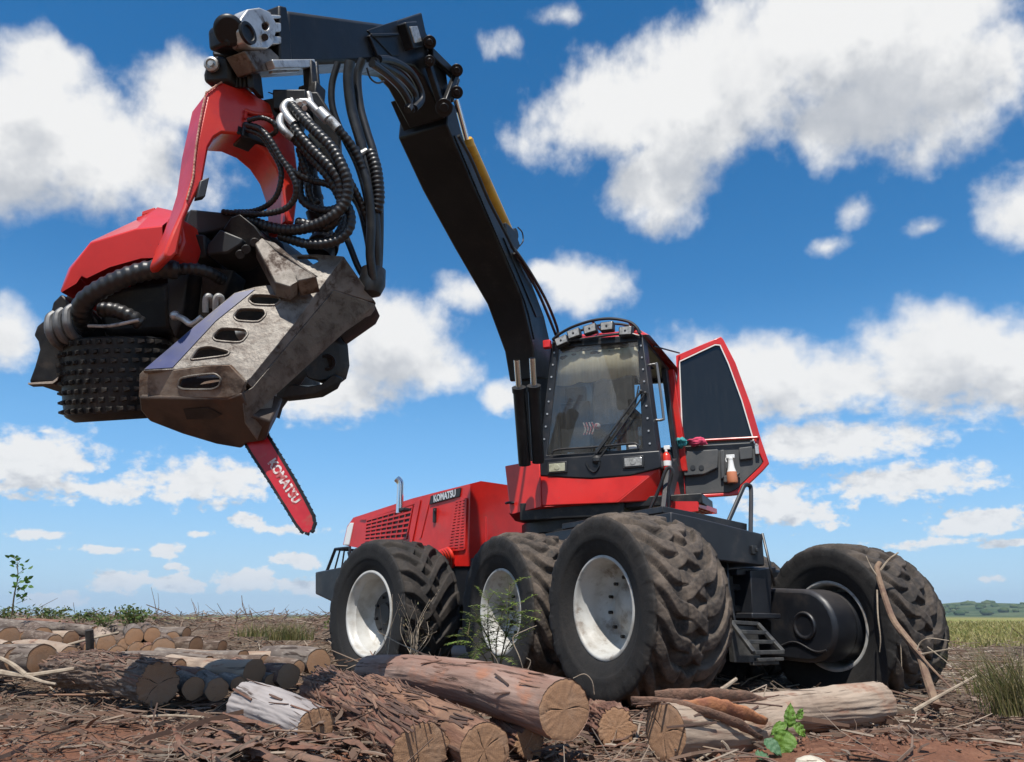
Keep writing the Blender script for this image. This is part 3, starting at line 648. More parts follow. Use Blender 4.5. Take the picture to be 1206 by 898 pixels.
# red skirt: sloped facets below the windscreen, wedge block on the crane side
b = MB()
a = [fp(636, 560, .03), fp(664, 562.5, .03), fp(697, 564, .03), fp(742, 560.5, .03), fp(776, 551.5, .0), fp(725, 592.5, .06), fp(638, 596, .06)]
b.prism(a, -CF * .9)
b.prism([fp(776, 551, .0), fp(783, 589.5, -.12), fp(725, 592.5, .06)], -CF * .9)
b.prism([fp(635.5, 541.5, .05), fp(594.5, 549, -.12), fp(601, 606, -.06), fp(637.5, 596.5, .07)], -CF * .9)
b.prism([fp(601, 606, -.06), fp(637.5, 596.5, .07), fp(700, 594, .0), fp(640, 611, -.2), fp(606, 614, -.2)], -CF * .7)
SK = b.build('cab_skirt', RED, HV, bevel=.010)
b = MB(); q = fp(601, 593, -.05); b.tube([q + CF * .02 - CR * .04, q + CF * .05, q + CF * .02 + CR * .05], .014, 8); b.build('tie_down_hook', BLK, SK)
b = MB(); q = fp(745, 592, -.35); b.box(q - Z * .04, (CR, CF, Z), (.75, .3, .05)); b.box(fp(690, 600, -.5) - Z * .06, (CR, CF, Z), (.55, .5, .09)); b.build('cab_underframe', DARK, HV, bevel=.01)
tt = fp(690, 606, -.75); b = MB(); b.lathe([(0, 0), (0, .72), (.10, .72), (.10, .62), (.22, .62), (.22, .70), (.34, .70), (.34, 0)], V((tt.x, tt.y, 1.22)), Z, 48); b.build('turntable', DARK, HV)
b = MB(); b.box(V((tt.x, tt.y, 1.02)), (f1, n1, Z), (.9, .5, .22)); b.build('turntable_pedestal', DARK, HV, bevel=.02)
# roof: red shell, lamp bar with five lamps
b = MB(); r0 = [TL + Z * .03 - CF * .06, TR + Z * .03 - CF * .03 + CR * .06, TR + Z * .03 - CF * 1.55 + CR * .10, TL + Z * .03 - CF * 1.55]
r1 = [TL + Z * .16 - CF * .22 + CR * .1, TR + Z * .15 - CF * .18 - CR * .06, TR + Z * .20 - CF * 1.4 - CR * .05, TL + Z * .2 - CF * 1.4 + CR * .1]
hq = [quad(r1, u, v) for u, v in ((.12, .06), (.88, .06), (.88, .66), (.12, .66))]
b.add(r0 + r1 + hq, [(4, 5, 9, 8), (5, 6, 10, 9), (6, 7, 11, 10), (7, 4, 8, 11), (0, 1, 5, 4), (1, 2, 6, 5), (2, 3, 7, 6), (3, 0, 4, 7)]); RF = b.build('cab_roof', RED, CAB, bevel=.03)
b = MB(); b.prism([p - Z * .012 for p in hq], -Z * .008); b.build('added_roof_hatch', GLASS, CAB)  # hatch glass added out of view to let light into the cab
lb = [fp(651, 400, .06), fp(660, 393, .06), fp(675, 385, .06), fp(697, 378, .06), fp(719, 375.5, .06), fp(740, 379, .06), fp(750, 386, .06), fp(753, 393, .06)]
b = MB(); b.tube(lb, .016, 8); b.tube([fp(651, 404, .06), fp(690, 399, .06), fp(735, 393, .06), fp(753, 396, .06)], .013, 8); b.tube([p - CF * .16 for p in lb], .014, 8)
for p in (lb[0], lb[3], lb[5], lb[-1]): b.tube([p, p - CF * .3], .012, 6, res=1)
LB = b.build('lamp_bar', BLK, CAB)
for (px, py, rot) in ((661.5, 402, .28), (676, 393.5, .2), (695, 388, .16), (715, 385, -.03), (737, 390.5, -.08)):
    c = fp(px, py, .07); X = CR * math.cos(rot) + Z * math.sin(rot); Y = X.cross(CF)
    b = MB(); b.box(c - CF * .02, (X, CF, Y), (.072, .04, .052)); o = b.build('roof_lamp', PLAS, CAB, bevel=.012)
    b = MB(); b.box(c + CF * .021, (X, CF, Y), (.060, .006, .040)); b.cyl(c + CF * .026, c + CF * .032, .012, 10, mi=1); b.build('roof_lamp_lens', [LENS, BLK], o, bevel=.006)
b = MB(); b.box(fp(644.5, 406, .06), (CR, CF, Z), (.042, .03, .045)); b.build('marker_lamp', REDREF, CAB, bevel=.01)
# left-hand side of the cab: jambs, red rear post, hand loop, gas strut
def sp(px, py, so=0.0): return on(px, py, BR + CR * (.02 + so), CR)
b = MB(); rt_, rb_ = TR - CF * ang + CR * .06, BR - CF * ang + CR * .06
b.prism([rt_ + CF * .09, rt_ - CF * .06, rb_ - CF * .06 - Z * .02, rb_ + CF * .07 - Z * .02], -CR * .09); b.build('cab_rear_post', RED, CAB, bevel=.01)
b = MB(); b.prism([TR - CF * (ang - .1), TR - CF * (ang - .22), BR - CF * (ang - .22), BR - CF * (ang - .1)], -CR * .06); b.prism([BR - CF * .2, BR - CF * ang, BR - CF * ang - Z * .45, BR - CF * .2 - Z * .3], -CR * .06); b.build('door_jamb', BLK, CAB, bevel=.01)
b = MB(); hA, hB = TR.lerp(BR, .22) - CF * .16 + CR * .06, TR.lerp(BR, .72) - CF * .16 + CR * .06
b.tube([hA - CR * .07, hA, hA.lerp(hB, .06) + CR * .015, hA.lerp(hB, .9) + CR * .015, hB, hB - CR * .07], .014, 8); b.build('hand_loop', mat('grey_rail', (.18, .18, .18), None, rough=.4, metal=.5), CAB)
# ------------------------------------------------------------------ open door
H0 = BR - CF * ang + CR * .10
de = V((.955, -.296, 0)).normalized(); dn = V((de.y, -de.x, 0))
if dn.y > 0: dn = -dn
def dp(px, py, o=0.0): return on(px, py, H0 + dn * o, dn)
outer = [dp(796, 419), dp(849, 396.5), dp(852, 400), dp(866, 427), dp(884, 476), dp(897, 520), dp(906, 546), dp(898, 555), dp(869, 583), dp(860, 584), dp(803, 588)]
glass_in = [dp(799.5, 425.5), dp(842, 405.5), dp(848, 406), dp(858, 428), dp(874, 472), dp(887, 516), dp(888, 520), dp(884, 521), dp(803.5, 526)]
low_in = [dp(804, 529), dp(888, 524), dp(893, 531), dp(899, 544), dp(895, 550), dp(867, 577), dp(859, 580.5), dp(807, 583.5)]
b = MB(); b.plate(outer, [glass_in[:6] + low_in[2:]], -dn * .05); DR = b.build('door', RED, HV, bevel=.008)
b = MB(); gi = [quad([p, p, p, p], 0, 0) - dn * .02 for p in glass_in]; b.prism(gi, -dn * .008); b.build('door_window', GLASST, DR)
ctr = sum(glass_in, V((0, 0, 0))) / len(glass_in)
b = MB()
for i in range(-1, 7): b.beam(glass_in[i].lerp(ctr, .015) + dn * .0, glass_in[i + 1].lerp(ctr, .015) + dn * .0, .013, .012, dn)
b.build('window_seal', SEALW, DR, join=True)
b = MB(); b.prism([p - dn * .012 for p in low_in], -dn * .03)
b.prism([dp(801, 533, .0), dp(846, 530, .0), dp(846, 552, .0), dp(830, 560, .0), dp(806, 562, .0)], dn * .05)                 # armrest bulge
b.prism([dp(848, 531, .0), dp(853, 530, .0), dp(855, 562, .0), dp(849, 566, .0)], dn * .035); b.prism([dp(853, 562, 0), dp(872, 558, 0), dp(864, 571, 0), dp(852, 570, 0)], dn * .09)
b.prism([dp(870, 528, .0), dp(886, 526, .0), dp(887, 541, .0), dp(871, 543, .0)], dn * .03)
b.prism([dp(803.2, 525.5, -.01), dp(888.5, 520.5, -.01), dp(890.5, 527, -.01), dp(803.8, 531, -.01)], -dn * .025)
DT = b.build('door_trim_panel', TRIM, DR, bevel=.02)
b = MB()
for px in (816, 826): q = dp(px, 551, .052); b.cyl(q, q + dn * .006, .028, 16)
b.build('speaker_grommet', PLAS, DR)
b = MB(); b.tube([dp(826, 519, .035), dp(892, 515.5, .035)], .014, 8, res=1); b.tube([dp(892, 515.5, .035), dp(893, 515.5, -.01)], .014, 8, res=1); b.tube([dp(805, 520, .035), dp(830, 518.8, .035)], .014, 8, res=1); b.build('door_grab_bar', RED, DR)
b = MB(); b.cyl(dp(891, 525, .01), dp(891, 525, .04), .02, 10); b.box(dp(891.5, 530, .02), (de, dn, Z), (.02, .02, .05)); b.build('door_lock', SILV, DR, bevel=.004)
b = MB(); b.tube([fp(770, 408, -.3), dp(800, 416, .02)], .010, 6, res=1); b.build('door_stay', BLK, DR)
# things kept in the doorway
q = dp(861.5, 554, .075)
SB = thing('spray_bottle', q, 'clear spray bottle with orange liquid in the pocket of the open cab door', 'spray bottle')
b = MB(); b.lathe([(-.14, 0), (-.14, .055), (-.12, .06), (-.03, .055), (-.02, .052)], q, Z + de * .0 - V((0, 0, 0)), 16); b.build('liquid', AMBER, SB)
b = MB(); b.lathe([(-.02, .05), (.03, .035), (.09, .028), (.12, .026), (.12, 0)], q, Z, 16); b.build('bottle_body', WHITE, SB)
b = MB(); b.box(q + Z * .15, (de, dn, Z), (.045, .018, .02)); b.cyl(q + Z * .11, q + Z * .14, .028, 12); b.tube([q + Z * .15 - de * .04, q + Z * .12 - de * .05, q + Z * .09 - de * .045], .008, 6); b.build('spray_head', WHITE, SB, bevel=.005)
def rag(name, c, r, sx, mt, lab, seed):
    b = MB(); random.seed(seed); o = V((seed, 0, 0)); b.ball((0, 0, 0), 1, 36)
    vs = []
    for p in b.v:
        p = V(p); k = 1 + .5 * (noise.noise(p * 1.7 + o)) + .32 * abs(noise.noise(p * 4 + o)); vs.append(c + de * p.x * r * sx * k + dn * p.y * r * k + Z * p.z * r * .8 * k)
    b.v = vs; tag(b.build(name, mt, None, sharp=60), lab, 'cloth')
rag('rag', dp(820, 520.5, .06), .052, 1.9, PINK, 'crumpled pink rag draped over the red bar of the open door', 3)
rag('rag', dp(802, 521.5, .08), .062, 1.1, TEAL, 'bundled teal rag beside the pink one on the open door', 8)
q = fp(783, 546, -.12) + CR * .02
FE = thing('fire_extinguisher', q, 'small red fire extinguisher strapped upright in the cab doorway', 'fire extinguisher')
b = MB(); b.lathe([(-.17, 0), (-.17, .036), (-.16, .042), (.07, .042), (.095, .03), (.11, .015), (.11, 0)], q, Z, 20); b.build('cylinder_body', REDS, FE)
b = MB(); b.cyl(q - Z * .03, q + Z * .02, .0435, 20); b.build('label_band', WHITE, FE)
b = MB(); b.cyl(q + Z * .11, q + Z * .135, .014, 10); b.box(q + Z * .155 + CR * .01, (CR, CF, Z), (.03, .012, .02)); b.build('valve', WHITE, FE, bevel=.004)
b = MB(); b.tube([q + Z * .11 + CR * .03, q + CR * .06, q - Z * .10 + CR * .05, q - Z * .14 + CR * .04], .008, 8); b.build('extinguisher_hose', HOSE, FE)
# entry step and hand rails at the doorway
b = MB(); ss_ = [fp(779, 590, -.15), fp(808, 590, -.15), fp(820, 599.5, -.6), fp(780, 606, -.15)]
s0 = fp(780, 597, -.05); pl = [s0, s0 + CR * .34, s0 + CR * .42 - CF * .55, s0 - CF * .55]
for i in range(6): b.beam(pl[0].lerp(pl[3], i / 5), pl[1].lerp(pl[2], i / 5), .022, .05, Z)
for i in range(8): b.beam(pl[0].lerp(pl[1], i / 7) , pl[3].lerp(pl[2], i / 7), .012, .045, Z)
b.prism([pl[0] + Z * .05, pl[1] + Z * .03, pl[1] - Z * .06, pl[0] - Z * .08], CF * .012); b.build('entry_step', RED, CAB)
b = MB(); b.tube([fp(766, 600, .12), fp(777, 574, .12), fp(784, 555, .12), fp(789, 551, .12), fp(792, 556, .12), fp(788, 575, .1), fp(787, 607, .1)], .017, 8); b.build('entry_handrail', BLK, CAB)
b = MB(); b.prism([sp(789, 548, .08), sp(797, 540, .08), sp(800, 560, .08), sp(788, 606, .08), sp(783, 606, .08)], -CR * .05); b.build('door_sill_bracket', BLK, CAB, bevel=.008)
# ------------------------------------------------------------------ crane
CB = V((.17, 8.0, 2.6)); CWD = .50
def cp(px, py, o=0.0): return on(px, py, CB + CR * (.21 + o), CR)
b = MB()
bp = [(526, 147), (553, 211), (585, 283), (614, 352), (628, 410), (631, 446), (656, 446), (651, 415), (641, 372), (626, 332), (600, 284), (574, 232), (555, 188), (543, 152), (536, 124), (528, 118)]
def wid(y): return CWD if y < 250 else (CWD + (.30 - CWD) * min(1, (y - 250) / 190))
P_ = [cp(*p) for p in bp]; Q_ = [p - CR * wid(y) for p, (x, y) in zip(P_, bp)]; n = len(P_)
b.add(P_ + Q_, [tuple(range(n)), tuple(range(n, 2 * n))[::-1]] + [(i, (i + 1) % n, n + (i + 1) % n, n + i) for i in range(n)])
b.prism([cp(*p, -.02) for p in ((626, 405), (631, 450), (638, 552), (668, 548), (652, 405))], -CR * .22)
MBM = b.build('main_boom', BLKC, HV, bevel=.018)
b = MB(); b.prism([cp(506, 106, -.05), cp(526, 112, -.05), cp(549, 190, -.05), cp(543, 190, -.05), cp(524, 150, -.05)], -CR * (CWD - .10)); b.build('boom_gusset', BLKC, MBM, bevel=.01)
# lettering-free stiffener plates along the side face
b = MB(); b.prism([cp(592, 280, .0), cp(599, 285, .0), cp(639, 372, .0), cp(631, 374, .0)], CR * .012); b.build('boom_rib', BLKC, MBM, bevel=.004)
b = MB(); b.tube([cp(x, y, .004) for x, y in ((535, 160), (561, 222), (590, 290), (618, 356), (629, 400))], .007, 6, res=3, rib=.03, ribh=.4); b.build('boom_weld', BLKC, MBM)
b = MB(); b.prism([cp(596, 262), cp(607, 272), cp(613, 290), cp(606, 300), cp(598, 285)], -CR * .12); b.build('cylinder_bracket', BLKC, MBM, bevel=.008)
for off, xs in ((-.40, ((608.5, 424), (611.5, 462), (618, 548))), (-.12, ((626.8, 422), (629, 460), (634, 545)))):
    p = [on(x, y, CB + CR * (.21 + off) + CF * .0, CR) for x, y in xs]
    p = [at(x, y, 7.45 + .1 * i) for i, (x, y) in enumerate(xs)]
    b = MB(); b.cyl(p[0], p[1], .030, 16, 1); b.cyl(p[1] + (p[0] - p[1]) * .05, p[2], .062, 20, 0); b.cyl(p[1], p[1] + (p[1] - p[0]).normalized() * -.05, .07, 20, 0)
    b.build('lift_cylinder', [BLKC, CHROME], MBM)
b = MB(); c0, c1, c2 = cp(537, 118, -.14), cp(549.5, 165, -.14), cp(600, 277, -.14)
b.cyl(c0, c1, .028, 16, 1); b.cyl(c1, c2, .058, 24, 0); b.cyl(c1, c1 + (c1 - c0).normalized() * .07, .066, 24, 0); b.cyl(c2 - CR * .08, c2 + CR * .08, .06, 16, 2)
b.build('jib_cylinder', [YEL, CHROME, BLKC], MBM)
for k, pts in enumerate((((606, 298), (620, 320), (634, 345), (644, 368), (652, 388), (655, 396)), ((602, 290), (612, 302), (630, 330), (645, 358), (656, 386), (657, 398)), ((540, 160), (556, 190), (575, 235), (592, 268), (606, 296)), ((610, 268), (615, 274), (616, 284), (612, 290)))):
    b = MB(); b.tube([cp(x, y, .03 + .03 * k) for x, y in pts], .017 if k < 3 else .007, 8); b.build('boom_hose', HOSE, MBM)
# elbow knuckle
b = MB()
b.prism([cp(462, 36), cp(468, 24), cp(497, 14.5), cp(502, 38), (cp(512, 58)), cp(524, 72), cp(528, 100), cp(530, 125), cp(524, 140), cp(510, 112), cp(500, 92), cp(488, 78), cp(466, 74)], -CR * .36)
EK = b.build('boom_elbow', BLKC, HV, bevel=.015)
b = MB(); b.prism([cp(433, 36, .01), cp(440, 33, .01), cp(468, 24, .01), cp(470, 66, .01), cp(462, 66, .01)], -CR * .05); b.beam(cp(434, 42, .02), cp(447, 73, .02), .03, .03, CR); b.beam(cp(436, 42, .03), cp(468, 41, .03), .02, .03, CR); b.build('elbow_gusset', BLKC, EK, bevel=.006)
b = MB(); q = cp(483, 43, .03); jx = (cp(497, 41) - cp(469, 45)).normalized(); jz = CR.cross(jx); 
b.box(q, (jx, CR, jz), (.115, .05, .10)); LH = b.build('work_lamp', BLKC, EK, bevel=.012)
b = MB(); b.box(q + CR * .05, (jx, CR, jz), (.075, .008, .062)); b.build('work_lamp_lens', LENS, LH, bevel=.006)
b = MB(); b.beam(cp(507, 62, .03), cp(538, 92, .03), .09, .05, CR); b.beam(cp(505, 78, .05), cp(520, 126, .05), .07, .05, CR); b.beam(cp(537, 88, .06), cp(522, 128, .06), .06, .05, CR); b.beam(cp(538, 92, -.3), cp(530, 118, -.3), .07, .05, CR); b.build('linkage_arm', BLKC, EK, bevel=.01)
b = MB()
for (x, y, r) in ((538, 83, .055), (538, 109, .055), (523, 127, .075), (506, 50, .055), (506, 72, .045)): b.cyl(cp(x, y, -.3), cp(x, y, .13), r, 18); b.cyl(cp(x, y, .13), cp(x, y, .145), r * .5, 12)
b.cyl(cp(512, 130, -.62), cp(512, 130, -.4), .08, 18); b.build('pivot_pin', BLKC, EK, bevel=.006)
for k, pts in enumerate((((440, 72), (455, 80), (472, 90), (487, 108), (490, 122), (484, 130)), ((446, 70), (462, 72), (482, 84), (494, 104), (496, 118), (488, 128)), ((438, 75), (456, 88), (472, 104), (482, 122), (480, 130)), ((432, 80), (436, 92), (444, 98), (452, 96)))):
    b = MB(); b.tube([cp(x, y, .05 + .02 * k) for x, y in pts], .030 if k < 3 else .007, 10); b.build('elbow_hose', HOSE, EK)
# jib (outer boom)
b = MB(); b.prism([cp(338, 11, 0), cp(440, 25.5, 0), cp(470, 30, 0), cp(470, 74, 0), cp(440, 72.5, 0), cp(338, 77, 0)], -CR * .34)
JB = b.build('jib', BLKC, HV, bevel=.03)
b = MB(); b.prism([cp(329, 6, .03), cp(338, 8, .03), cp(343, 40, .03), cp(345, 79, .03), cp(330, 77, .03)], -CR * .40); b.build('jib_collar', BLKC, JB, bevel=.012)
b = MB(); b.plate([cp(282, 36, .05), cp(284, 22, .05), cp(292, 11, .05), cp(306, 9, .05), cp(318, 14, .05), cp(327, 30, .05), cp(322, 52, .05), cp(316, 57, .05), cp(297, 57, .05), cp(287, 50, .05)], [[cp(313 + 4.5 * math.cos(a), 31 + 5 * math.sin(a), .05) for a in np.linspace(0, 2 * math.pi, 11)[:-1]]], -CR * .10)
for y0, y1 in ((17, 22), (26, 38), (42, 52)): b.prism([cp(318, y0, .03), cp(332, y0 + 1, .03), cp(332, y1, .03), cp(318, y1, .03)], -CR * .05)
TC = b.build('jib_end_casting', SILV, JB, bevel=.008)
b = MB(); b.lathe([(0, 0), (0, .062), (.02, .062), (.02, .045), (.008, .04), (.008, 0)], cp(290, 40, .05), CR, 28); b.cyl(cp(312, 44, .05), cp(312, 44, .07), .02, 12); b.cyl(cp(313, 31, .02), cp(313, 31, .03), .02, 12); b.build('casting_bolt', DARK, JB)
b = MB(); b.cyl(cp(270, 36, .0), cp(270, 36, -.14), .085, 28); b.prism([cp(266, 28, -.02), cp(284, 14, -.02), cp(304, 12, -.02), (cp(304, 60, -.02)), cp(284, 58, -.02), cp(268, 52, -.02)], -CR * .14)
b.prism([cp(300, 14, -.03), cp(332, 12, -.03), cp(332, 68, -.03), cp(300, 66, -.03)], -CR * .24); b.build('jib_end_joint', BLKC, JB, bevel=.02)
b = MB(); b.prism([cp(288, 60, .02), cp(318, 57, .02), cp(340, 77, .02), cp(338, 84, .02), cp(302, 84, .02)], -CR * .14); b.build('hose_guide_base', STEELD, JB, bevel=.006)
b = MB(); b.beam(cp(318, 77, .05), cp(368, 76, .05), .05, .055, CR); b.beam(cp(318, 84, .0), cp(350, 82, .0), .03, .03, CR); b.build('hose_guide_arm', SILV, JB, bevel=.006)
b = MB(); b.beam(cp(364, 74, .05), cp(366, 112, .06), .05, .07, CR); b.beam(cp(371, 74, .0), cp(374, 108, .02), .025, .04, CR); b.box(cp(367, 112, .05), (CR, CF, Z), (.07, .05, .05)); b.build('hose_hanger', DARK, JB, bevel=.008)
# ================================================================== HARVESTER HEAD (hangs from the crane tip)
HHD = thing('harvester_head', at(250, 300, 4.5), 'worn red and black tree-cutting head hanging from the crane tip, saw bar out', 'harvester head')
aA = V((.75, .66, 0)).normalized(); aB = V((.66, -.75, 0)).normalized()
PA = at(245, 112, 4.36)
def ap(px, py, o=0.0): return on(px, py, PA + aB * o, aB)
arch = [(244, 109), (256, 100), (268, 92.5), (279, 96), (303, 112.5), (322, 124), (337, 141), (347, 168), (351, 200), (350, 240), (347, 264), (337, 262), (336, 238), (333, 218), (326, 198), (314, 180), (298, 166), (280, 158), (262, 156.5), (253, 162), (246, 174), (242, 196), (239, 214), (234, 224), (226, 240), (218, 258), (212, 284), (209, 298), (203, 304), (196, 305), (193, 298), (204, 270), (216, 243), (226, 210), (232, 165)]
b = MB(); b.prism([ap(*p) for p in arch], -aB * .25)
AR = b.build('hanging_frame', REDS, HHD, bevel=.014)
b = MB(); q = [ap(243, 108, .004), ap(237, 135, .004), ap(232, 165, .004), ap(229, 190, .004), ap(227, 210, .004), ap(220, 236, .004)]
b.tube(q, .0042, 6, res=8, rib=.02, ribh=.4); b.tube([ap(244, 109, .004), ap(256, 100, .004), ap(268, 93, .004)], .004, 6, res=6, rib=.02, ribh=.4)
b.build('weld_seam', mat('worn_weld', (.55, .30, .22), (.30, .10, .06), 30, rough=.6, bump=.4, bsc=60), AR)
b = MB(); b.prism([ap(232, 217, -.03), ap(243, 213, -.03), ap(238, 236, -.03), ap(228, 238, -.03)], aB * .05); b.build('stop_pad', PLAS, AR, bevel=.006)
b = MB(); p = at(199, 293, 4.33); b.lathe([(0, 0), (0, .05), (.03, .05), (.03, .035), (.0, .03)], p, -FW, 16); b.ball(p - FW * .01, .032, 10); b.build('pivot_bolt', DARK, AR)
b = MB(); b.tube([at(201, 281, 4.30), at(206, 287, 4.29), at(209, 300, 4.29)], .010, 8); b.build('pivot_lug', REDS, AR)
# folded red foot where the frame meets the cover
b = MB(); b.prism([at(212, 256, 4.36), at(217, 284, 4.33), at(210, 302, 4.31), at(200, 308, 4.31), at(186, 306, 4.31), at(180, 299, 4.33), at(190, 279, 4.36), at(198, 256, 4.4)], V((.05, .14, .0))); b.build('frame_foot', REDS, AR, bevel=.012)
# rotator and hanger link above the frame
b = MB(); b.prism([at(240, 97, 4.42), at(239, 88, 4.42), at(244, 69, 4.42), at(256, 65, 4.42), at(268, 68, 4.42), at(271, 80, 4.42), at(270, 95, 4.42)], V((.06, .16, .01)))
b.prism([at(249, 66, 4.46), at(251, 44, 4.5), at(262, 42, 4.5), at(270, 52, 4.5), at(271, 66, 4.46)], V((.05, .12, 0)))
RO = b.build('rotator_link', DARK, HHD, bevel=.014)
b = MB(); q = at(250, 77, 4.41); b.lathe([(0, .0), (0, .042), (.02, .042), (.025, .03), (.012, .028), (.012, .015), (.03, .015), (.03, 0)], q, -FW, 24); b.build('link_bolt', SILV, RO)
b = MB(); b.cyl(at(283, 62, 4.6), at(284, 104, 4.6), .085, 24); 
for i in range(5): b.tube([at(272 + 5 * i, 62, 4.49), at(273 + 5 * i, 80, 4.48), at(274 + 5 * i, 104, 4.49)], .016, 8)
b.build('rotator', DARK, HHD, bevel=.01)
b = MB(); b.prism([at(271, 60, 4.45), at(282, 60, 4.45), at(296, 78, 4.45), at(299, 104, 4.45), at(292, 104, 4.45), at(289, 82, 4.45), at(280, 68, 4.45), at(271, 68, 4.45)], V((.03, .1, 0))); b.build('rotator_guard', DARK, RO, bevel=.006)
# red cover over the feed motors: faceted side and paler top
b = MB()
side = [(71, 343, 4.30), (83, 316, 4.32), (106, 286, 4.33), (160, 269.5, 4.36), (191, 266, 4.37), (192, 296, 4.35), (180, 304, 4.35), (166, 304.5, 4.35), (129, 315, 4.33), (102, 328, 4.31), (96, 325, 4.31), (90, 334, 4.31)]
sp_ = [at(*p) for p in side]; bk = V((.16, .30, .16)); n = len(sp_)
b.add(sp_, [tuple(range(n))])
tp = [at(81, 316, 4.7), at(108, 284, 4.78), at(162, 258.5, 4.82), at(186, 244, 4.85), at(212, 250, 4.9)]
b.add([sp_[0], sp_[1], sp_[2], sp_[3], sp_[4], tp[0], tp[1], tp[2], tp[3], tp[4]], [(0, 5, 1), (1, 5, 6, 2), (2, 6, 7, 3), (3, 7, 8), (3, 8, 9, 4)])
bb = [p + V((.1, .6, 0)) for p in (sp_[0], sp_[7], sp_[5])]
b.add([tp[0], tp[1], tp[2], tp[3], tp[4], bb[2], bb[1], bb[0]], [(0, 1, 2, 3, 4, 5, 6, 7)])
b.add([sp_[0], tp[0], bb[0]], [(0, 1, 2)])
CV = b.build('feed_motor_cover', RED, HHD, bevel=.008)
b = MB(); b.box(at(168, 258, 4.8), (V((1, 0, .4)), V((0, 1, 0)), Z), (.03, .02, .012)); b.box(at(176, 251, 4.85), (V((1, 0, .4)), V((0, 1, 0)), Z), (.04, .02, .014)); b.build('cover_clip', REDS, CV, bevel=.004)
# dark body of the head
b = MB()
b.prism([at(x, y, 4.85) for x, y in ((198, 258), (225, 246), (262, 252), (300, 258), (330, 285), (350, 330), (330, 400), (250, 410), (190, 420), (110, 410), (64, 400), (52, 372), (80, 345), (120, 322), (180, 300))], V((.16, .45, 0)))
BD = b.build('head_body', DARK, HHD, bevel=.02)
b = MB(); b.prism([at(206, 281, 4.45), at(221, 275, 4.45), at(241, 276, 4.45), at(243, 302, 4.45), at(222, 306, 4.45), at(206, 302, 4.45)], V((.05, .3, 0)))
b.prism([at(218, 262, 4.55), at(223, 246, 4.55), at(262, 250, 4.55), at(290, 254, 4.55), at(262, 270, 4.55), at(240, 276, 4.55), at(214, 278, 4.55)], V((.05, .3, .02)))
b.build('hose_cover', PLAS, HHD, bevel=.012)
b = MB(); b.prism([at(243, 300, 4.40), at(244, 288, 4.40), at(259, 270, 4.42), at(286, 281, 4.40), (at(284, 288, 4.40)), at(268, 298, 4.40)], V((.05, .25, 0))); b.build('hose_cover', PLAS, HHD, bevel=.010)
b = MB(); b.prism([at(262, 270, 4.45), at(272, 256, 4.45), at(282, 252, 4.42), at(300, 266, 4.42), at(310, 280, 4.42), at(290, 292, 4.42), at(286, 282, 4.45)], V((.04, .2, 0))); b.build('valve_block', DARK, HHD, bevel=.008)
b = MB()
for x, y in ((290, 294), (300, 286), (283, 300)): b.cyl(at(x, y, 4.40), at(x, y, 4.36), .028, 10)
b.build('hydraulic_plug', DARK, HHD, bevel=.004)
b = MB(); b.prism([at(300, 287, 4.36), at(308, 280, 4.38), at(322, 291, 4.36), at(349, 324, 4.22), at(350, 331, 4.20), at(341, 338, 4.18), at(324, 333, 4.2)], V((-.02, .10, -.04))); b.prism([at(308, 280, 4.38), at(324, 286, 4.40), at(373, 326, 4.2), at(350, 331, 4.20), (at(322, 291, 4.36))], V((0, .10, -.05))); b.build('knife_arm', STEELD, HHD, bevel=.006)
# hydraulics inside the body
b = MB(); b.tube([at(210, 319, 4.25), at(190, 317, 4.22), at(165, 321, 4.2), at(138, 331, 4.18), at(112, 345, 4.18), at(98, 358, 4.2), at(97, 374, 4.28), at(104, 384, 4.36)], .050, 14, rib=.045, ribh=.10); b.build('hose', HOSE, HHD)
b = MB(); b.tube([at(205, 318, 4.27), at(226, 317, 4.3), at(246, 321, 4.35), at(262, 330, 4.45)], .032, 12, rib=.03, ribh=.12); b.build('hose', HOSE, HHD)
b = MB(); b.tube([at(118, 365, 4.3), at(136, 366, 4.3), at(155, 374, 4.32), at(166, 382, 4.35)], .040, 12, rib=.03, ribh=.1); b.build('hose', HOSE, HHD)
b = MB(); b.tube([at(104, 384, 4.24), at(130, 384, 4.24), at(164, 377, 4.24)], .010, 8); b.build('hydraulic_pipe', SILV, HHD)
b = MB(); b.prism([at(196, 310, 4.4), at(222, 312, 4.4), at(214, 378, 4.4), at(205, 398, 4.4), at(198, 380, 4.4)], V((.03, .15, 0))); b.prism([at(236, 312, 4.5), at(275, 318, 4.5), at(262, 352, 4.5), at(238, 366, 4.5)], V((.03, .15, 0))); b.build('frame_web', DARK, HHD, bevel=.01)
b = MB(); b.prism([at(110, 348, 4.55), at(150, 335, 4.55), at(200, 330, 4.55), at(204, 392, 4.55), (at(120, 396, 4.55))], V((.06, .25, 0))); b.build('feed_motor', DARK, HHD, bevel=.04)
for k, (x, y) in enumerate(((245, 358), (257, 358))):
    b = MB(); b.tube([at(x - 3, y + 10, 4.28), at(x - 3, y - 4, 4.27), at(x, y - 9, 4.27), at(x + 4, y - 6, 4.29), at(x + 5, y + 4, 4.32)], .017, 10); b.build('grey_hose_bend', mat('pale_grey_hose', (.42, .42, .40), (.2, .19, .18), 12, rough=.5) if k == 0 else bpy.data.materials['pale_grey_hose'], HHD)
b = MB(); b.tube([at(206, 372, 4.3), at(216, 376, 4.26), at(226, 382, 4.24), at(238, 374, 4.24)], .018, 10); b.ball(at(206, 372, 4.29), .028, 10); b.build('hydraulic_fitting', SILV, HHD)
GREYH = mat('grey_spring_steel', (.15, .15, .15), (.08, .08, .08), 10, rough=.5, metal=.2)
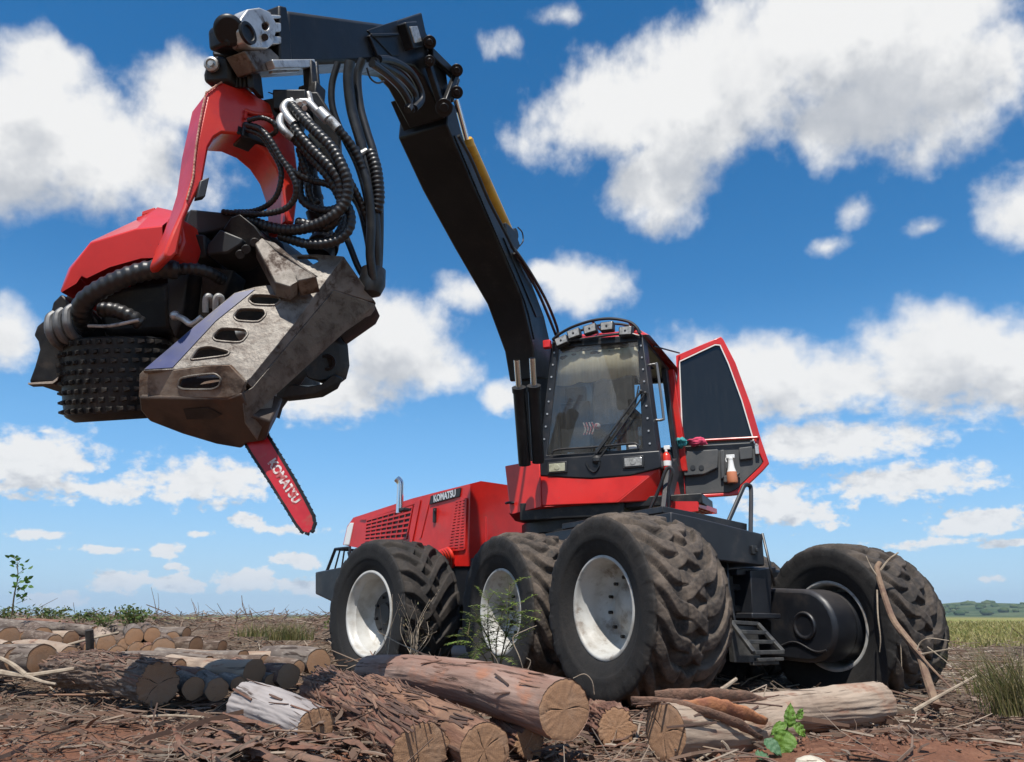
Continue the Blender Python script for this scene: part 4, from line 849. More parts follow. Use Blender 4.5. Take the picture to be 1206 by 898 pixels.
for k, (x, y) in enumerate(((60, 384), (70, 380), (81, 376))):
    b = MB(); b.tube([at(x + 4, y - 14, 4.25), at(x - 2, y - 8, 4.22), at(x - 2, y + 6, 4.2), at(x + 4, y + 18, 4.24), at(x + 14, y + 26, 4.32)], .024, 10); b.build('spring_coil', GREYH, HHD)
# flap at the rear of the head
b = MB(); b.prism([at(*p) for p in ((72, 346, 4.4), (86, 360, 4.4), (96, 400, 4.42), (92, 432, 4.42), (77, 438, 4.38), (62, 449, 4.32), (33, 451, 4.28), (40, 432, 4.3), (46, 412, 4.32), (44, 402, 4.34), (39, 395, 4.34), (43, 384, 4.36), (58, 372, 4.38), (62, 356, 4.4))], V((.06, .22, .0))); b.build('rear_flap', DARK, HHD, bevel=.012)
b = MB(); b.prism([at(*p) for p in ((33, 451, 4.27), (62, 449, 4.31), (77, 438, 4.37), (77, 441, 4.37), (62, 452, 4.3), (33, 453, 4.26))], V((.0, .05, .0))); b.build('flap_edge', STEELB, HHD)
# spiked feed roller
rc0, rc1 = at(137, 401, 4.52), at(139, 489, 4.52); rr = .292
axr = (rc1 - rc0).normalized(); axr = (axr + V((.04, -.02, 0))).normalized(); L = (rc1 - rc0).length
b = MB(); b.lathe([(0, 0), (0, rr * .9), (.012, rr), (L * .8, rr), (L * .97, rr * .985), (L, rr * .95), (L + .03, rr * .8), (L + .03, 0)], rc0, axr, 64); FRL = b.build('feed_roller', DARK, HHD)
b = MB(); u_ = axr.orthogonal().normalized(); w_ = axr.cross(u_)
for i in range(8):
    for k in range(34):
        a = 2 * math.pi * (k + .33 * i) / 34; d = u_ * math.cos(a) + w_ * math.sin(a); t = axr.cross(d); c = rc0 + axr * (L * (.07 + .122 * i)) + d * (rr - .004); 
        v0 = [c + t * .020 + axr * .016, c - t * .014 + axr * .015, c - t * .014 - axr * .015, c + t * .020 - axr * .016]; tip = [c + d * .027 - t * .010 + axr * .006, c + d * .027 - t * .015 + axr * .006, c + d * .027 - t * .015 - axr * .006, c + d * .027 - t * .010 - axr * .006]
        b.add(v0 + tip, [(4, 5, 6, 7), (0, 1, 5, 4), (1, 2, 6, 5), (2, 3, 7, 6), (3, 0, 4, 7)])
o = b.build('roller_spikes', mat('worn_spike_steel', (.03, .027, .024), (.09, .08, .07), 20, rough=.42, metal=.5), FRL, join=True); o['kind'] = 'stuff'
# second roller behind, on the other side of the trunk passage
b = MB(); b.lathe([(0, 0), (0, .24), (L, .24), (L, 0)], at(330, 380, 5.2), axr, 40); b.build('feed_roller', DARK, HHD)
# saw box: slotted steel plate, blue band, folded under side
S0, S1, S2 = at(165, 440, 3.98), at(406, 303, 4.50), at(284, 463, 3.98)
sn = (S1 - S0).cross(S2 - S0).normalized()
if sn.dot(FW) > 0: sn = -sn
def qp(px, py, o=0.0): return on(px, py, S0 + sn * o, sn)
def rslot(pts): 
    P = [V((x, y, 0)) for x, y in pts]; out = []
    for i in range(len(P)):
        a, c, d = P[i - 1], P[i], P[(i + 1) % len(P)]; k = .28; p0 = c.lerp(a, k); p1 = c.lerp(d, k)
        for t in (0, .5, 1): q = p0.lerp(c, t).lerp(c.lerp(p1, t), t); out.append((q.x, q.y))
    return out
slots = [[(348, 301.5), (374, 302.5), (375, 309), (363, 313), (355, 309)], [(292, 353), (298, 346.5), (327, 348), (330.5, 354), (324, 360), (298, 359)], [(274.5, 372), (282, 363), (311, 364), (313.5, 371), (305, 379.5), (279, 378)],
         [(250, 396), (260, 385.5), (289, 387.5), (292.5, 394), (284, 404), (253, 401.5)], [(224, 423.5), (233, 410), (247, 407.5), (271, 414), (268, 419), (228, 424)]]
slots = [rslot(s_) for s_ in slots]
slot6 = rslot([(209, 455), (212, 446), (225, 443), (253, 440), (260.5, 446), (258, 455), (250, 459), (215, 459)])
poly = [(168, 437), (223, 389), (276, 345), (300, 338), (330, 334), (352, 333), (374, 326), (352, 312), (336, 300), (372, 299.5), (405, 302), (345, 384), (296, 445), (289, 450), (270, 430), (240, 431), (205, 436)]
b = MB(); b.plate([qp(*p) for p in poly], [[qp(*p) for p in s_] for s_ in slots], -sn * .03)
SX = b.build('saw_box', STEEL, HHD, bevel=.004, sharp=40)
low = [(164, 441), (168, 437), (205, 436), (240, 431), (270, 430), (289, 450), (284, 464), (268, 469), (163, 468)]
b = MB(); lp_ = [at(x, y, (S0 - CAM).dot(FW) - .0 + .0) for x, y in low]
ln = V((-.10, -.93, -.34)).normalized(); L0 = qp(205, 436)
def lq(px, py, o=0.0): return on(px, py, L0 + ln * o, ln)
b.plate([lq(*p) for p in low], [[lq(*p) for p in slot6]], -ln * .03); b.build('saw_box_lower_plate', mat('rusty_bare_steel', (.24, .19, .145), (.13, .075, .045), 7, rough=.6, metal=.35, dirt=(.055, .035, .025), dsc=6, dlo=.45, dhi=.65, damt=.9, bump=.35, bsc=34), SX, bevel=.004, sharp=40)
b = MB(); b.prism([qp(170, 435, .004), qp(203, 433, .004), qp(254, 378, .004), qp(300, 341, .004), qp(277, 345.5, .004), qp(223, 390, .004)], -sn * .003); b.build('blue_band', BLUE, SX)
b = MB()
for s_ in slots[1:]:
    P = [qp(x, y, .001) for x, y in s_]; b.tube(P + [P[0]], .006, 6, res=1, caps=False)
P = [lq(x, y, .001) for x, y in slot6]; b.tube(P + [P[0]], .006, 6, res=1, caps=False); b.build('slot_edge', STEEL, SX)
# underside, darker and browner than the plates
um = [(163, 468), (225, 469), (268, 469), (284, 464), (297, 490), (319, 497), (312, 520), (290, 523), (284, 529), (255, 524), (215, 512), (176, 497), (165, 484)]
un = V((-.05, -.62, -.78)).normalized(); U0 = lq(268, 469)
b = MB(); b.prism([on(x, y, U0, un) for x, y in um], -un * .22); b.build('saw_box_underside', STEELB, SX, bevel=.012)
b = MB(); b.prism([on(x, y, U0 + un * .003, un) for x, y in ((216, 482), (245, 480), (262, 488), (250, 494), (220, 494))], un * .002); b.build('underside_hole_shade', DARK, SX)  # flat dark patch standing for the shade inside a hole
# slope on the right: two facets and the pointed lug
R5, R7, RT_, RA, RB = qp(405, 302), qp(289, 450), at(443, 357, 4.66), at(393, 341, 4.50), at(297, 456, 4.02)
b = MB()
def solid(pts, vec): b.add([*pts, *[p + V(vec) for p in pts]], [tuple(range(len(pts)))] + [tuple(len(pts) + i for i in range(len(pts)))[::-1]] + [(i, (i + 1) % len(pts), len(pts) + (i + 1) % len(pts), len(pts) + i) for i in range(len(pts))])
solid([R5, RT_, RA, RB, R7], (-.03, .10, -.02)); b.build('saw_box_side', STEELD, SX, bevel=.004)
b = MB(); solid([RA, at(442, 358, 4.66), at(437, 366, 4.67), at(395, 390, 4.6), at(374, 388, 4.55), at(352, 398, 4.45), at(334, 420, 4.35), at(325, 440, 4.28), at(319, 490, 4.12), at(300, 515, 4.06), at(288, 498, 4.02), at(284, 464, 3.99), RB], (-.02, .12, .0)); b.build('saw_box_gusset', STEEL, SX, bevel=.006)
b = MB(); b.prism([at(395, 388, 4.62), at(441, 358, 4.68), at(436, 368, 4.7), at(400, 393, 4.66)], V((0, .2, 0))); b.build('gusset_lip', DARK, SX)
b = MB(); b.cyl(at(376, 300, 4.7), at(385, 282, 4.75), .085, 24); b.cyl(at(380, 292, 4.7), at(381, 289, 4.72), .095, 24); b.build('telescopic_tube', [DARK], HHD)
# rollers glimpsed through the slots
b = MB(); b.cyl(at(236, 448, 4.2), at(262, 447, 4.2), .05, 16); b.build('saw_spindle', SILV, SX); b = MB(); b.cyl(at(280, 394, 4.42), at(290, 391, 4.42), .035, 12); b.build('saw_spindle', SILV, SX)
b = MB(); b.prism([at(x, y, 4.62) for x, y in ((190, 440), (250, 385), (300, 345), (380, 305), (392, 315), (340, 390), (300, 450), (288, 480), (200, 478))], V((.06, .25, 0))); b.build('saw_box_dark_fill', DARK, HHD, bevel=.01)  # dark fill added behind the plate so the slots look black inside
# delimbing knives behind, dark and curved
b = MB(); b.prism([at(*p) for p in ((352, 400, 4.7), (374, 394, 4.75), (395, 386, 4.8), (398, 402, 4.8), (400, 426, 4.8), (396, 442, 4.78), (388, 448, 4.76), (376, 450, 4.74), (362, 446, 4.7), (345, 428, 4.6))], V((.05, .09, 0))); KN = b.build('delimbing_knife', DARK, HHD, bevel=.012)
b = MB(); b.lathe([(0, 0), (0, .052), (.02, .052), (.02, .036), (.006, .03), (.006, 0)], at(386, 427, 4.77), -FW, 20); b.build('knife_pivot', BLK, KN)
b = MB(); b.prism([at(*p) for p in ((330, 470, 4.55), (334, 455, 4.55), (344, 453, 4.6), (362, 455, 4.65), (378, 452, 4.7), (392, 440, 4.75), (397, 442, 4.75), (390, 455, 4.72), (372, 465, 4.68), (350, 468, 4.62))], V((.03, .07, 0))); b.build('delimbing_knife', DARK, HHD, bevel=.01)
b = MB(); b.prism([at(*p) for p in ((326, 440, 4.5), (345, 420, 4.55), (352, 436, 4.6), (345, 446, 4.58), (334, 460, 4.55), (322, 476, 4.5), (318, 490, 4.5), (310, 480, 4.45))], V((.03, .1, 0))); b.build('knife_bracket', DARK, HHD, bevel=.01)
# saw bar with chain and worn lettering
bn_ = V((-.10, -1, .05)).normalized(); SB0 = at(320, 565, 4.10)
def bp_(px, py, o=0.0): return on(px, py, SB0 + bn_ * o, bn_)
bar = [(283, 512), (311, 506), (329, 536), (347, 566), (360, 590), (369, 608), (370.5, 617), (368, 625), (362, 628.5), (356, 626), (349, 617), (338, 599), (318, 567), (299, 538)]
b = MB(); b.prism([bp_(*p) for p in bar], -bn_ * .014); SBR = b.build('saw_bar', mat('red_saw_bar', (.50, .02, .03), (.42, .016, .024), 6, rough=.4, dirt=(.25, .12, .08), dsc=14, dlo=.52, dhi=.7, damt=.7), HHD, bevel=.003)
b = MB(); edge = [bp_(*p, -.007) for p in bar[1:] + bar[:1]]; dense = []
for i in range(len(edge) - 1):
    L_ = (edge[i + 1] - edge[i]).length; k = max(1, int(L_ / .017))
    for j in range(k): dense.append((edge[i].lerp(edge[i + 1], j / k), (edge[i + 1] - edge[i]).normalized()))
for i, (p, t) in enumerate(dense):
    o_ = t.cross(bn_); o_ = o_ if (p + o_ * .01 - bp_(328, 566)).length > (p - bp_(328, 566)).length else -o_
    b.box(p + o_ * .002, (t, o_, bn_), (.010, .007, .009)); 
    if i % 2 == 0: b.box(p + o_ * .008, (t + o_ * .4, o_, bn_), (.006, .004, .006))
o = b.build('saw_chain', DARK, SBR, join=True)
b = MB(); t0, t1 = bp_(318, 541, .0015), bp_(356, 601, .0015); tx = t1 - t0; text_mesh(b, 'KOMATSU', .066, frame4(t0.lerp(t1, .44), tx, tx.cross(bn_) * -1), .0008, .0028, width=tx.length * .92 / .345)
b.build('bar_lettering', LETTER, SBR, weld=False, join=True)
# ------------------------------------------------------------------ hoses between crane tip and head
def hose(pts, r, rib=0, seg=12, par=HHD, mt=HOSE, name='hose'):
    b = MB(); b.tube([at(*p) for p in pts], r, seg, rib=rib, ribh=.13, res=8); return b.build(name, mt, par)
hose([(398, 74, 4.75), (391, 100, 4.75), (392, 128, 4.75), (404, 160, 4.75), (421, 195, 4.72), (432, 235, 4.7), (438, 285, 4.7), (440, 325, 4.68), (434, 338, 4.7), (424, 330, 4.75)], .021)
hose([(412, 73, 4.72), (410, 95, 4.72), (414, 130, 4.72), (424, 165, 4.7), (434, 205, 4.68), (441, 250, 4.66), (443, 300, 4.66), (441, 335, 4.68), (434, 342, 4.72)], .032, .0)
hose([(427, 70, 4.8), (421, 90, 4.8), (424, 125, 4.78), (432, 155, 4.75), (441, 185, 4.72), (446, 225, 4.7), (447, 270, 4.7), (445, 320, 4.7), (439, 340, 4.72)], .026)
hose([(436, 178, 4.68), (443, 200, 4.66), (446, 232, 4.65), (443, 250, 4.65)], .034, .028)
hose([(418, 175, 4.62), (432, 215, 4.6), (437, 260, 4.6), (436, 300, 4.6), (440, 330, 4.62)], .028)
hose([(411, 225, 4.78), (424, 245, 4.75), (432, 275, 4.7), (438, 310, 4.7)], .024)
hose([(400, 262, 4.75), (412, 290, 4.72), (422, 315, 4.7), (434, 335, 4.7)], .020)
b = MB(); b.lathe([(0, .0), (0, .075), (.10, .082), (.16, .06), (.19, .0)], at(440, 318, 4.7), -Z + RT * -.05, 24); b.build('hose_sleeve', HOSE, HHD)
b = MB(); b.cyl(at(432, 178, 4.68), at(424, 182, 4.66), .02, 10); b.build('hose_clamp', SILV, HHD)
# the knot of ribbed hoses on the head
hose([(343, 124, 4.52), (355, 138, 4.48), (375, 158, 4.44), (392, 176, 4.42), (404, 198, 4.40), (410, 218, 4.40), (406, 240, 4.40), (392, 255, 4.40), (370, 266, 4.42), (345, 271, 4.45), (318, 268, 4.48), (292, 259, 4.52)], .030, .030)
hose([(338, 135, 4.50), (352, 158, 4.47), (372, 180, 4.44), (388, 196, 4.42), (400, 214, 4.42), (402, 238, 4.43), (396, 258, 4.43), (382, 268, 4.45), (350, 262, 4.5)], .027, .030)
hose([(344, 160, 4.50), (366, 185, 4.50), (384, 205, 4.48), (400, 228, 4.47), (412, 250, 4.45), (412, 268, 4.43), (400, 282, 4.42), (380, 288, 4.42), (358, 287, 4.45), (330, 278, 4.5)], .026, .030)
hose([(390, 215, 4.6), (402, 240, 4.58), (404, 262, 4.55), (396, 278, 4.5), (384, 284, 4.5)], .022, .028)
hose([(352, 175, 4.55), (358, 195, 4.55), (366, 212, 4.56), (385, 217, 4.56), (398, 226, 4.55), (404, 240, 4.52)], .020, .026)
hose([(357, 190, 4.6), (353, 215, 4.6), (356, 236, 4.58), (372, 246, 4.55), (388, 248, 4.52), (400, 244, 4.5)], .022, .028)
hose([(366, 200, 4.62), (364, 225, 4.62), (370, 240, 4.62), (376, 236, 4.62)], .020, .026)
hose([(290, 147, 4.42), (306, 152, 4.40), (318, 165, 4.38), (330, 185, 4.38), (342, 203, 4.38), (349, 220, 4.38), (346, 236, 4.40), (334, 247, 4.42), (312, 252, 4.45), (285, 252, 4.5), (262, 250, 4.52)], .017, .024)
hose([(291, 153, 4.44), (308, 160, 4.42), (320, 178, 4.42), (330, 197, 4.42), (331, 212, 4.42), (326, 230, 4.44), (315, 242, 4.47), (298, 249, 4.5), (276, 250, 4.52)], .015, .024)
hose([(322, 178, 4.40), (338, 195, 4.42), (352, 207, 4.45), (368, 214, 4.5)], .017, .026)
hose([(292, 142, 4.40), (308, 139, 4.38), (322, 145, 4.38), (325, 155, 4.4), (318, 160, 4.45)], .013, .02)
hose([(398, 152, 4.55), (414, 172, 4.58), (426, 196, 4.6), (434, 225, 4.62), (438, 255, 4.64), (439, 290, 4.66)], .026, .030)
hose([(372, 150, 4.6), (385, 170, 4.58), (398, 192, 4.56), (412, 214, 4.58), (425, 240, 4.62), (434, 265, 4.65)], .022, .028)
hose([(362, 140, 4.6), (372, 152, 4.58), (380, 165, 4.56)], .02, .0)
# silver hose ends
def pipe(pts, r, mt=SILV, name='hose_fitting'): return hose(pts, r, 0, 12, HHD, mt, name)
pipe([(349, 126, 4.52), (340, 121, 4.52), (334, 128, 4.5), (339, 138, 4.48), (346, 146, 4.47)], .024)
pipe([(341, 137, 4.5), (332, 138, 4.49), (330, 147, 4.47), (336, 156, 4.46), (344, 163, 4.47)], .024)
pipe([(354, 120, 4.58), (364, 122, 4.57), (372, 130, 4.56), (380, 138, 4.55)], .024); pipe([(376, 131, 4.55), (386, 141, 4.54)], .034); pipe([(388, 141, 4.54), (398, 152, 4.54)], .030)
pipe([(351, 132, 4.58), (360, 136, 4.57), (366, 144, 4.56)], .018); pipe([(366, 158, 4.5), (378, 172, 4.5)], .022, mat('green_band_hose_end', (.30, .36, .34), None, rough=.4)); pipe([(366, 172, 4.56), (378, 186, 4.56)], .018, mat('cream_hose_end', (.62, .60, .40), None, rough=.5))
b = MB(); b.box(at(346, 124, 4.66), (RT, FW, UP), (.10, .10, .06)); b.prism([at(305, 118, 4.62), at(340, 112, 4.62), at(362, 118, 4.62), at(352, 150, 4.62), at(322, 150, 4.62)], FW * .12); b.prism([at(360, 108, 4.7), at(374, 108, 4.7), at(398, 146, 4.7), at(402, 210, 4.7), at(385, 215, 4.7), at(372, 160, 4.7)], FW * .08); b.build('hose_manifold', DARK, HHD, bevel=.01)
b = MB()
for i in range(9): t = rnd.random(); b.cyl(at(338 + 18 * t, 117 + 8 * rnd.random(), 4.55), at(338 + 18 * t + 3, 121 + 8 * rnd.random(), 4.5), .015, 8)
b.build('hydraulic_fitting', SILV, HHD, join=True)
b = MB(); b.cyl(at(363, 110, 4.6), at(366, 122, 4.58), .02, 10); b.build('hydraulic_fitting', SILV, HHD)
b = MB(); b.prism([ap(262, 157, -.2), ap(285, 140, -.2), ap(320, 150, -.2), ap(316, 172, -.2), ap(300, 178, -.2), ap(285, 168, -.2)], -aB * .05); b.box(ap(296, 164, -.05), (aA, aB, Z), (.08, .07, .05)); b.box(ap(284, 160, -.05), (aA, aB, Z), (.05, .05, .03)); b.build('hose_clamp_block', DARK, HHD, bevel=.008)
b = MB(); b.tube([ap(288, 130, .01), ap(300, 134, .02), ap(319, 136, .02), ap(320, 141, .02)], .012, 8); b.tube([ap(290, 131, .01), ap(289, 140, .02)], .010, 8); b.build('hose_bracket', REDS, AR)
b = MB(); b.tube([at(316, 109, 4.6), at(335, 116, 4.6)], .004, 5, res=1); b.build('loose_wire', HOSE, HHD)
# telescopic dark rod between manifold and saw box
b = MB(); b.cyl(at(364, 165, 4.85), at(366, 212, 4.85), .045, 18); b.cyl(at(366, 210, 4.85), at(373, 250, 4.85), .052, 18); b.cyl(at(372, 248, 4.85), at(384, 288, 4.85), .066, 20); b.cyl(at(369, 232, 4.85), at(370, 236, 4.85), .062, 18); b.build('telescopic_rod', DARK, HHD)
# ================================================================== GROUND AND FAR LAND
def sst(a, b, x):
    t = min(1, max(0, (x - a) / (b - a))); return t * t * (3 - 2 * t)
WH = [WN, WM, WF, WF2, WR, WR2]
def gh(x, y):
    d = math.hypot(x, y)
    near = 1 - sst(14, 40, d)
    h = near * (.05 * noise.noise(V((x * .55, y * .55, 1.3))) + .03 * noise.noise(V((x * 1.7, y * 1.7, 4.1))) + (.014 * noise.noise(V((x * 5.5, y * 5.5, 7.7))) + .008 * noise.noise(V((x * 14, y * 14, 2.2))) if d < 9 else 0))
    h += .50 * sst(7.5, 14, y) * (1 - sst(.5, 4.5, x - .12 * y)) * (1 - sst(30, 70, y)) * sst(-60, -25, x)   # low bank of slash on the left
    h += .12 * math.exp(-(((x + .95) / .5) ** 2 + ((y - 3.6) / .55) ** 2))                # heap of bark below the head
    h += .10 * math.exp(-(((x - 1.75) / .7) ** 2 + ((y - 3.75) / .35) ** 2))               # red earth pushed up on the right
    h += .05 * math.exp(-(((x + 1.9) / .8) ** 2 + ((y - 4.6) / .8) ** 2))
    h -= .09 * math.exp(-(((x + .22) / .45) ** 2 + ((y - 3.25) / .4) ** 2))               # hollow where the sawn ends show
    h -= .05 * sst(.0, 1.0, 1) * math.exp(-(((x - .8) / 2.5) ** 2 + ((y - 6.8) / 1.6) ** 2))
    if d > 60: h += .25 * noise.noise(V((x * .02, y * .02, 0))) * sst(60, 200, d)
    return h
def axis(lo, hi, n, c, k):
    t = np.linspace(-1, 1, n); s_ = np.sinh(t * k) / math.sinh(k); return np.where(s_ < 0, c + s_ * (c - lo), c + s_ * (hi - c))
gx = axis(-4500, 4500, 330, .1, 9.2); gy = axis(-4500, 5200, 330, 4.2, 9.2)
vs = [(x, y, gh(x, y)) for y in gy for x in gx]; n = len(gx)
fs = [(j * n + i, j * n + i + 1, (j + 1) * n + i + 1, (j + 1) * n + i) for j in range(len(gy) - 1) for i in range(n - 1)]
def groundmat():
    m = bpy.data.materials.new('red_soil_and_litter'); m.use_nodes = True; T = NT(m.node_tree); b = T.n['Principled BSDF']
    tc = T.node('ShaderNodeTexCoord'); co = tc.outputs['Object']; sx = T.node('ShaderNodeSeparateXYZ'); T.l.new(co, sx.inputs[0]); x, y, z = sx.outputs
    dist = T.vm('LENGTH', co)
    n1_ = T.noise(co, 1.1, 8, .62); n2_ = T.noise(co, 9, 8, .65); n3_ = T.noise(co, 60, 6, .7)
    soil = T.mix(T.ss(n1_, .35, .65), (.23, .105, .062), (.155, .070, .043))
    soil = T.mix(T.ss(n2_, .45, .7), soil, (.27, .135, .082)); soil = T.mix(T.ss(n3_, .5, .75), soil, (.085, .045, .03))
    lit = T.mix(T.ss(n2_, .38, .62), (.166, .119, .083), (.079, .054, .036)); lit = T.mix(T.ss(n3_, .5, .7), lit, (.238, .187, .144))
    f = T.m('MULTIPLY', T.ss(dist, 4.0, 8.0), T.ss(n1_, .25, .5, .5, 1.0))
    col = T.mix(f, soil, lit)
    # open field beyond the slash: dry yellow-green grass, then dull green bush
    g0 = T.noise(T.vm('MULTIPLY', co, (1, .35, 1)), .10, 8, .65); g1 = T.noise(co, 1.6, 6, .7)
    grass = T.mix(T.ss(g0, .38, .62), (.22, .22, .06), (.31, .24, .09)); grass = T.mix(T.ss(g1, .4, .7), grass, (.12, .15, .04))
    edge = T.m('ADD', dist, T.m('MULTIPLY', T.m('SUBTRACT', g0, .5), 14))
    col = T.mix(T.ss(edge, 19, 24), col, grass)
    bush = T.mix(T.ss(T.noise(co, .012, 9, .7), .4, .6), (.045, .075, .03), (.12, .13, .06))
    col = T.mix(T.ss(dist, 130, 420), col, bush)
    T.put(b.inputs['Base Color'], col); b.inputs['Roughness'].default_value = .95; b.inputs['Specular IOR Level'].default_value = .2
    bn = T.node('ShaderNodeBump'); bn.inputs['Strength'].default_value = .9; bn.inputs['Distance'].default_value = .03
    T.put(bn.inputs['Height'], T.m('ADD', T.m('MULTIPLY', n2_, .8), T.m('MULTIPLY', n3_, .5))); T.l.new(bn.outputs[0], b.inputs['Normal'])
    return m
me = bpy.data.meshes.new('ground'); me.from_pydata(vs, [], fs); me.materials.append(groundmat()); me.polygons.foreach_set('use_smooth', [True] * len(fs))
GO = bpy.data.objects.new('ground', me); COL.objects.link(GO); GO['kind'] = 'structure'
def onto(px, py, lift=0.0):
    z = 0.0
    for _ in range(6): p = gr(px, py, z); z = gh(p.x, p.y) + lift
    return V((p.x, p.y, z))
# low wooded hills on the right and a far faint ridge along the horizon
def hills(name, y0, depth, x0, x1, hfun, mt, nx=160, ny=10):
    b = MB(); vs = []
    for j in range(ny + 1):
        for i in range(nx + 1):
            x = x0 + (x1 - x0) * i / nx; t = j / ny; vs.append((x, y0 + depth * t, -.5 + hfun(x) * math.sin(t * math.pi) ** .7 * (1 + .25 * noise.noise(V((x * .02, t * 5, y0))))))
    b.add(vs, [(j * (nx + 1) + i, j * (nx + 1) + i + 1, (j + 1) * (nx + 1) + i + 1, (j + 1) * (nx + 1) + i) for j in range(ny) for i in range(nx)])
    o = b.build(name, mt, None, sharp=180); o['kind'] = 'structure'; return o
BUSH = mat('distant_bush', (.035, .062, .022), (.085, .105, .045), .035, lo=.4, hi=.6, rough=.95, spec=.1)
hills('hills', 620, 420, 240, 1900, lambda x: 1.0 + 11.5 * sst(280, 520, x) + 2.5 * noise.noise(V((x * .01, 3, 0))), BUSH)
hills('far_ridge', 3300, 900, -4200, 4200, lambda x: 5 + 4.0 * noise.noise(V((x * .0012, 8, 0))) + 10 * sst(-600, 1800, x), BUSH, nx=120, ny=6)
b = MB(); R_ = random.Random(5)
for k in range(420):
    x = R_.uniform(330, 1200); t = R_.random() ** .6 * .55; y = 620 + 420 * t; z = -.5 + (1.0 + 11.5 * sst(280, 520, x)) * math.sin(t * math.pi) ** .7
    r = R_.uniform(1.6, 3.6); o0 = len(b.v); b.ball((x, y, z + r * .5), r, 8, sc=(1.5, 1.2, .75))
    for i in range(o0, len(b.v)): p = V(b.v[i]); q = p + V((1, 1, 1)) * 0; k_ = 1 + .45 * noise.noise(p * .6); c = V((x, y, z + r * .5)); b.v[i] = tuple(c + (p - c) * k_)
o = b.build('distant_trees', BUSH, None, sharp=180, weld=False, join=True); tag(o, 'dark wooded bush covering the low hill on the right horizon', 'trees', kind='stuff')
# ================================================================== LOGS
def wood_end():
    m = bpy.data.materials.new('sawn_log_end'); m.use_nodes = True; T = NT(m.node_tree); b = T.n['Principled BSDF']
    a = T.node('ShaderNodeAttribute', attribute_name='lp'); co = a.outputs['Vector']; sx = T.node('ShaderNodeSeparateXYZ'); T.l.new(co, sx.inputs[0])
    wob = T.noise(co, 14, 4, .5); p2 = T.node('ShaderNodeCombineXYZ'); T.l.new(sx.outputs[0], p2.inputs[0]); T.l.new(sx.outputs[1], p2.inputs[1])
    r = T.m('ADD', T.vm('LENGTH', p2.outputs[0]), T.m('MULTIPLY', wob, .012))
    ring = T.m('MULTIPLY_ADD', T.m('SINE', T.m('MULTIPLY', r, 620)), .5, .5)
    ang_ = T.m('ARCTAN2', sx.outputs[1], sx.outputs[0]); c3 = T.node('ShaderNodeCombineXYZ'); T.put(c3.inputs[0], T.m('SINE', ang_)); T.put(c3.inputs[1], T.m('COSINE', ang_)); T.put(c3.inputs[2], T.m('ADD', sx.outputs[2], T.m('MULTIPLY', r, 2)))
    rays = T.noise(c3.outputs[0], 22, 5, .75)
    col = T.mix(T.m('MULTIPLY', ring, .35), (.33, .185, .10), (.22, .115, .064))
    col = T.mix(T.ss(rays, .45, .85, 0, .75), col, (.19, .10, .055))
    col = T.mix(T.ss(T.noise(co, 6, 5, .6), .45, .7), col, (.30, .185, .115))
    ck = T.node('ShaderNodeAttribute', attribute_name='crack')
    col = T.mix(T.ss(T.noise(co, 30, 5, .7), .55, .75), col, (.24, .135, .08))
    col = T.mix(T.ss(ck.outputs['Fac'], .5, .95), col, (.035, .022, .015))
    T.put(b.inputs['Base Color'], col); b.inputs['Roughness'].default_value = .85
    bn = T.node('ShaderNodeBump'); bn.inputs['Strength'].default_value = .5; bn.inputs['Distance'].default_value = .006
    T.put(bn.inputs['Height'], T.m('ADD', rays, T.m('MULTIPLY', T.noise(co, 90, 5, .6), .6))); T.l.new(bn.outputs[0], b.inputs['Normal'])
    return m
ENDM = wood_end()
def barkmat(name, c1, c2, c3, st, rough_bump, sc=1.0, d0=.5, d1=.62, patch=None):
    m = bpy.data.materials.new(name); m.use_nodes = True; T = NT(m.node_tree); b = T.n['Principled BSDF']
    a = T.node('ShaderNodeAttribute', attribute_name='lp'); co = T.vm('MULTIPLY', a.outputs['Vector'], (1.0, 1.0, st))      # z runs along the log
    n1_ = T.noise(co, 7 * sc, 8, .62, .4); n2_ = T.noise(co, 26 * sc, 7, .68); n3_ = T.noise(a.outputs['Vector'], 3.2, 6, .6)
    col = T.mix(T.ss(n1_, .38, .62), c1, c2); col = T.mix(T.ss(n2_, d0, d1), col, c3); col = T.mix(T.ss(n3_, .52, .72), col, T.mix(.5, c1, (.10, .06, .04)))
    if patch: col = T.mix(T.ss(T.noise(T.vm('MULTIPLY', a.outputs['Vector'], (1, 1, .5)), 5.5, 6, .6), .54, .68, 0, .85), col, patch)
    fis = T.ss(T.noise(T.vm('MULTIPLY', a.outputs['Vector'], (1, 1, .07)), 21, 5, .6, .6), .59, .66)
    col = T.mix(T.m('MULTIPLY', fis, .85), col, (.045, .026, .018)); n1_ = T.m('SUBTRACT', n1_, T.m('MULTIPLY', fis, .8))
    T.put(b.inputs['Base Color'], col); b.inputs['Roughness'].default_value = .88; b.inputs['Specular IOR Level'].default_value = .25
    bn = T.node('ShaderNodeBump'); bn.inputs['Strength'].default_value = rough_bump; bn.inputs['Distance'].default_value = .014
    T.put(bn.inputs['Height'], T.m('ADD', n1_, T.m('MULTIPLY', n2_, .6))); T.l.new(bn.outputs[0], b.inputs['Normal'])
    return m
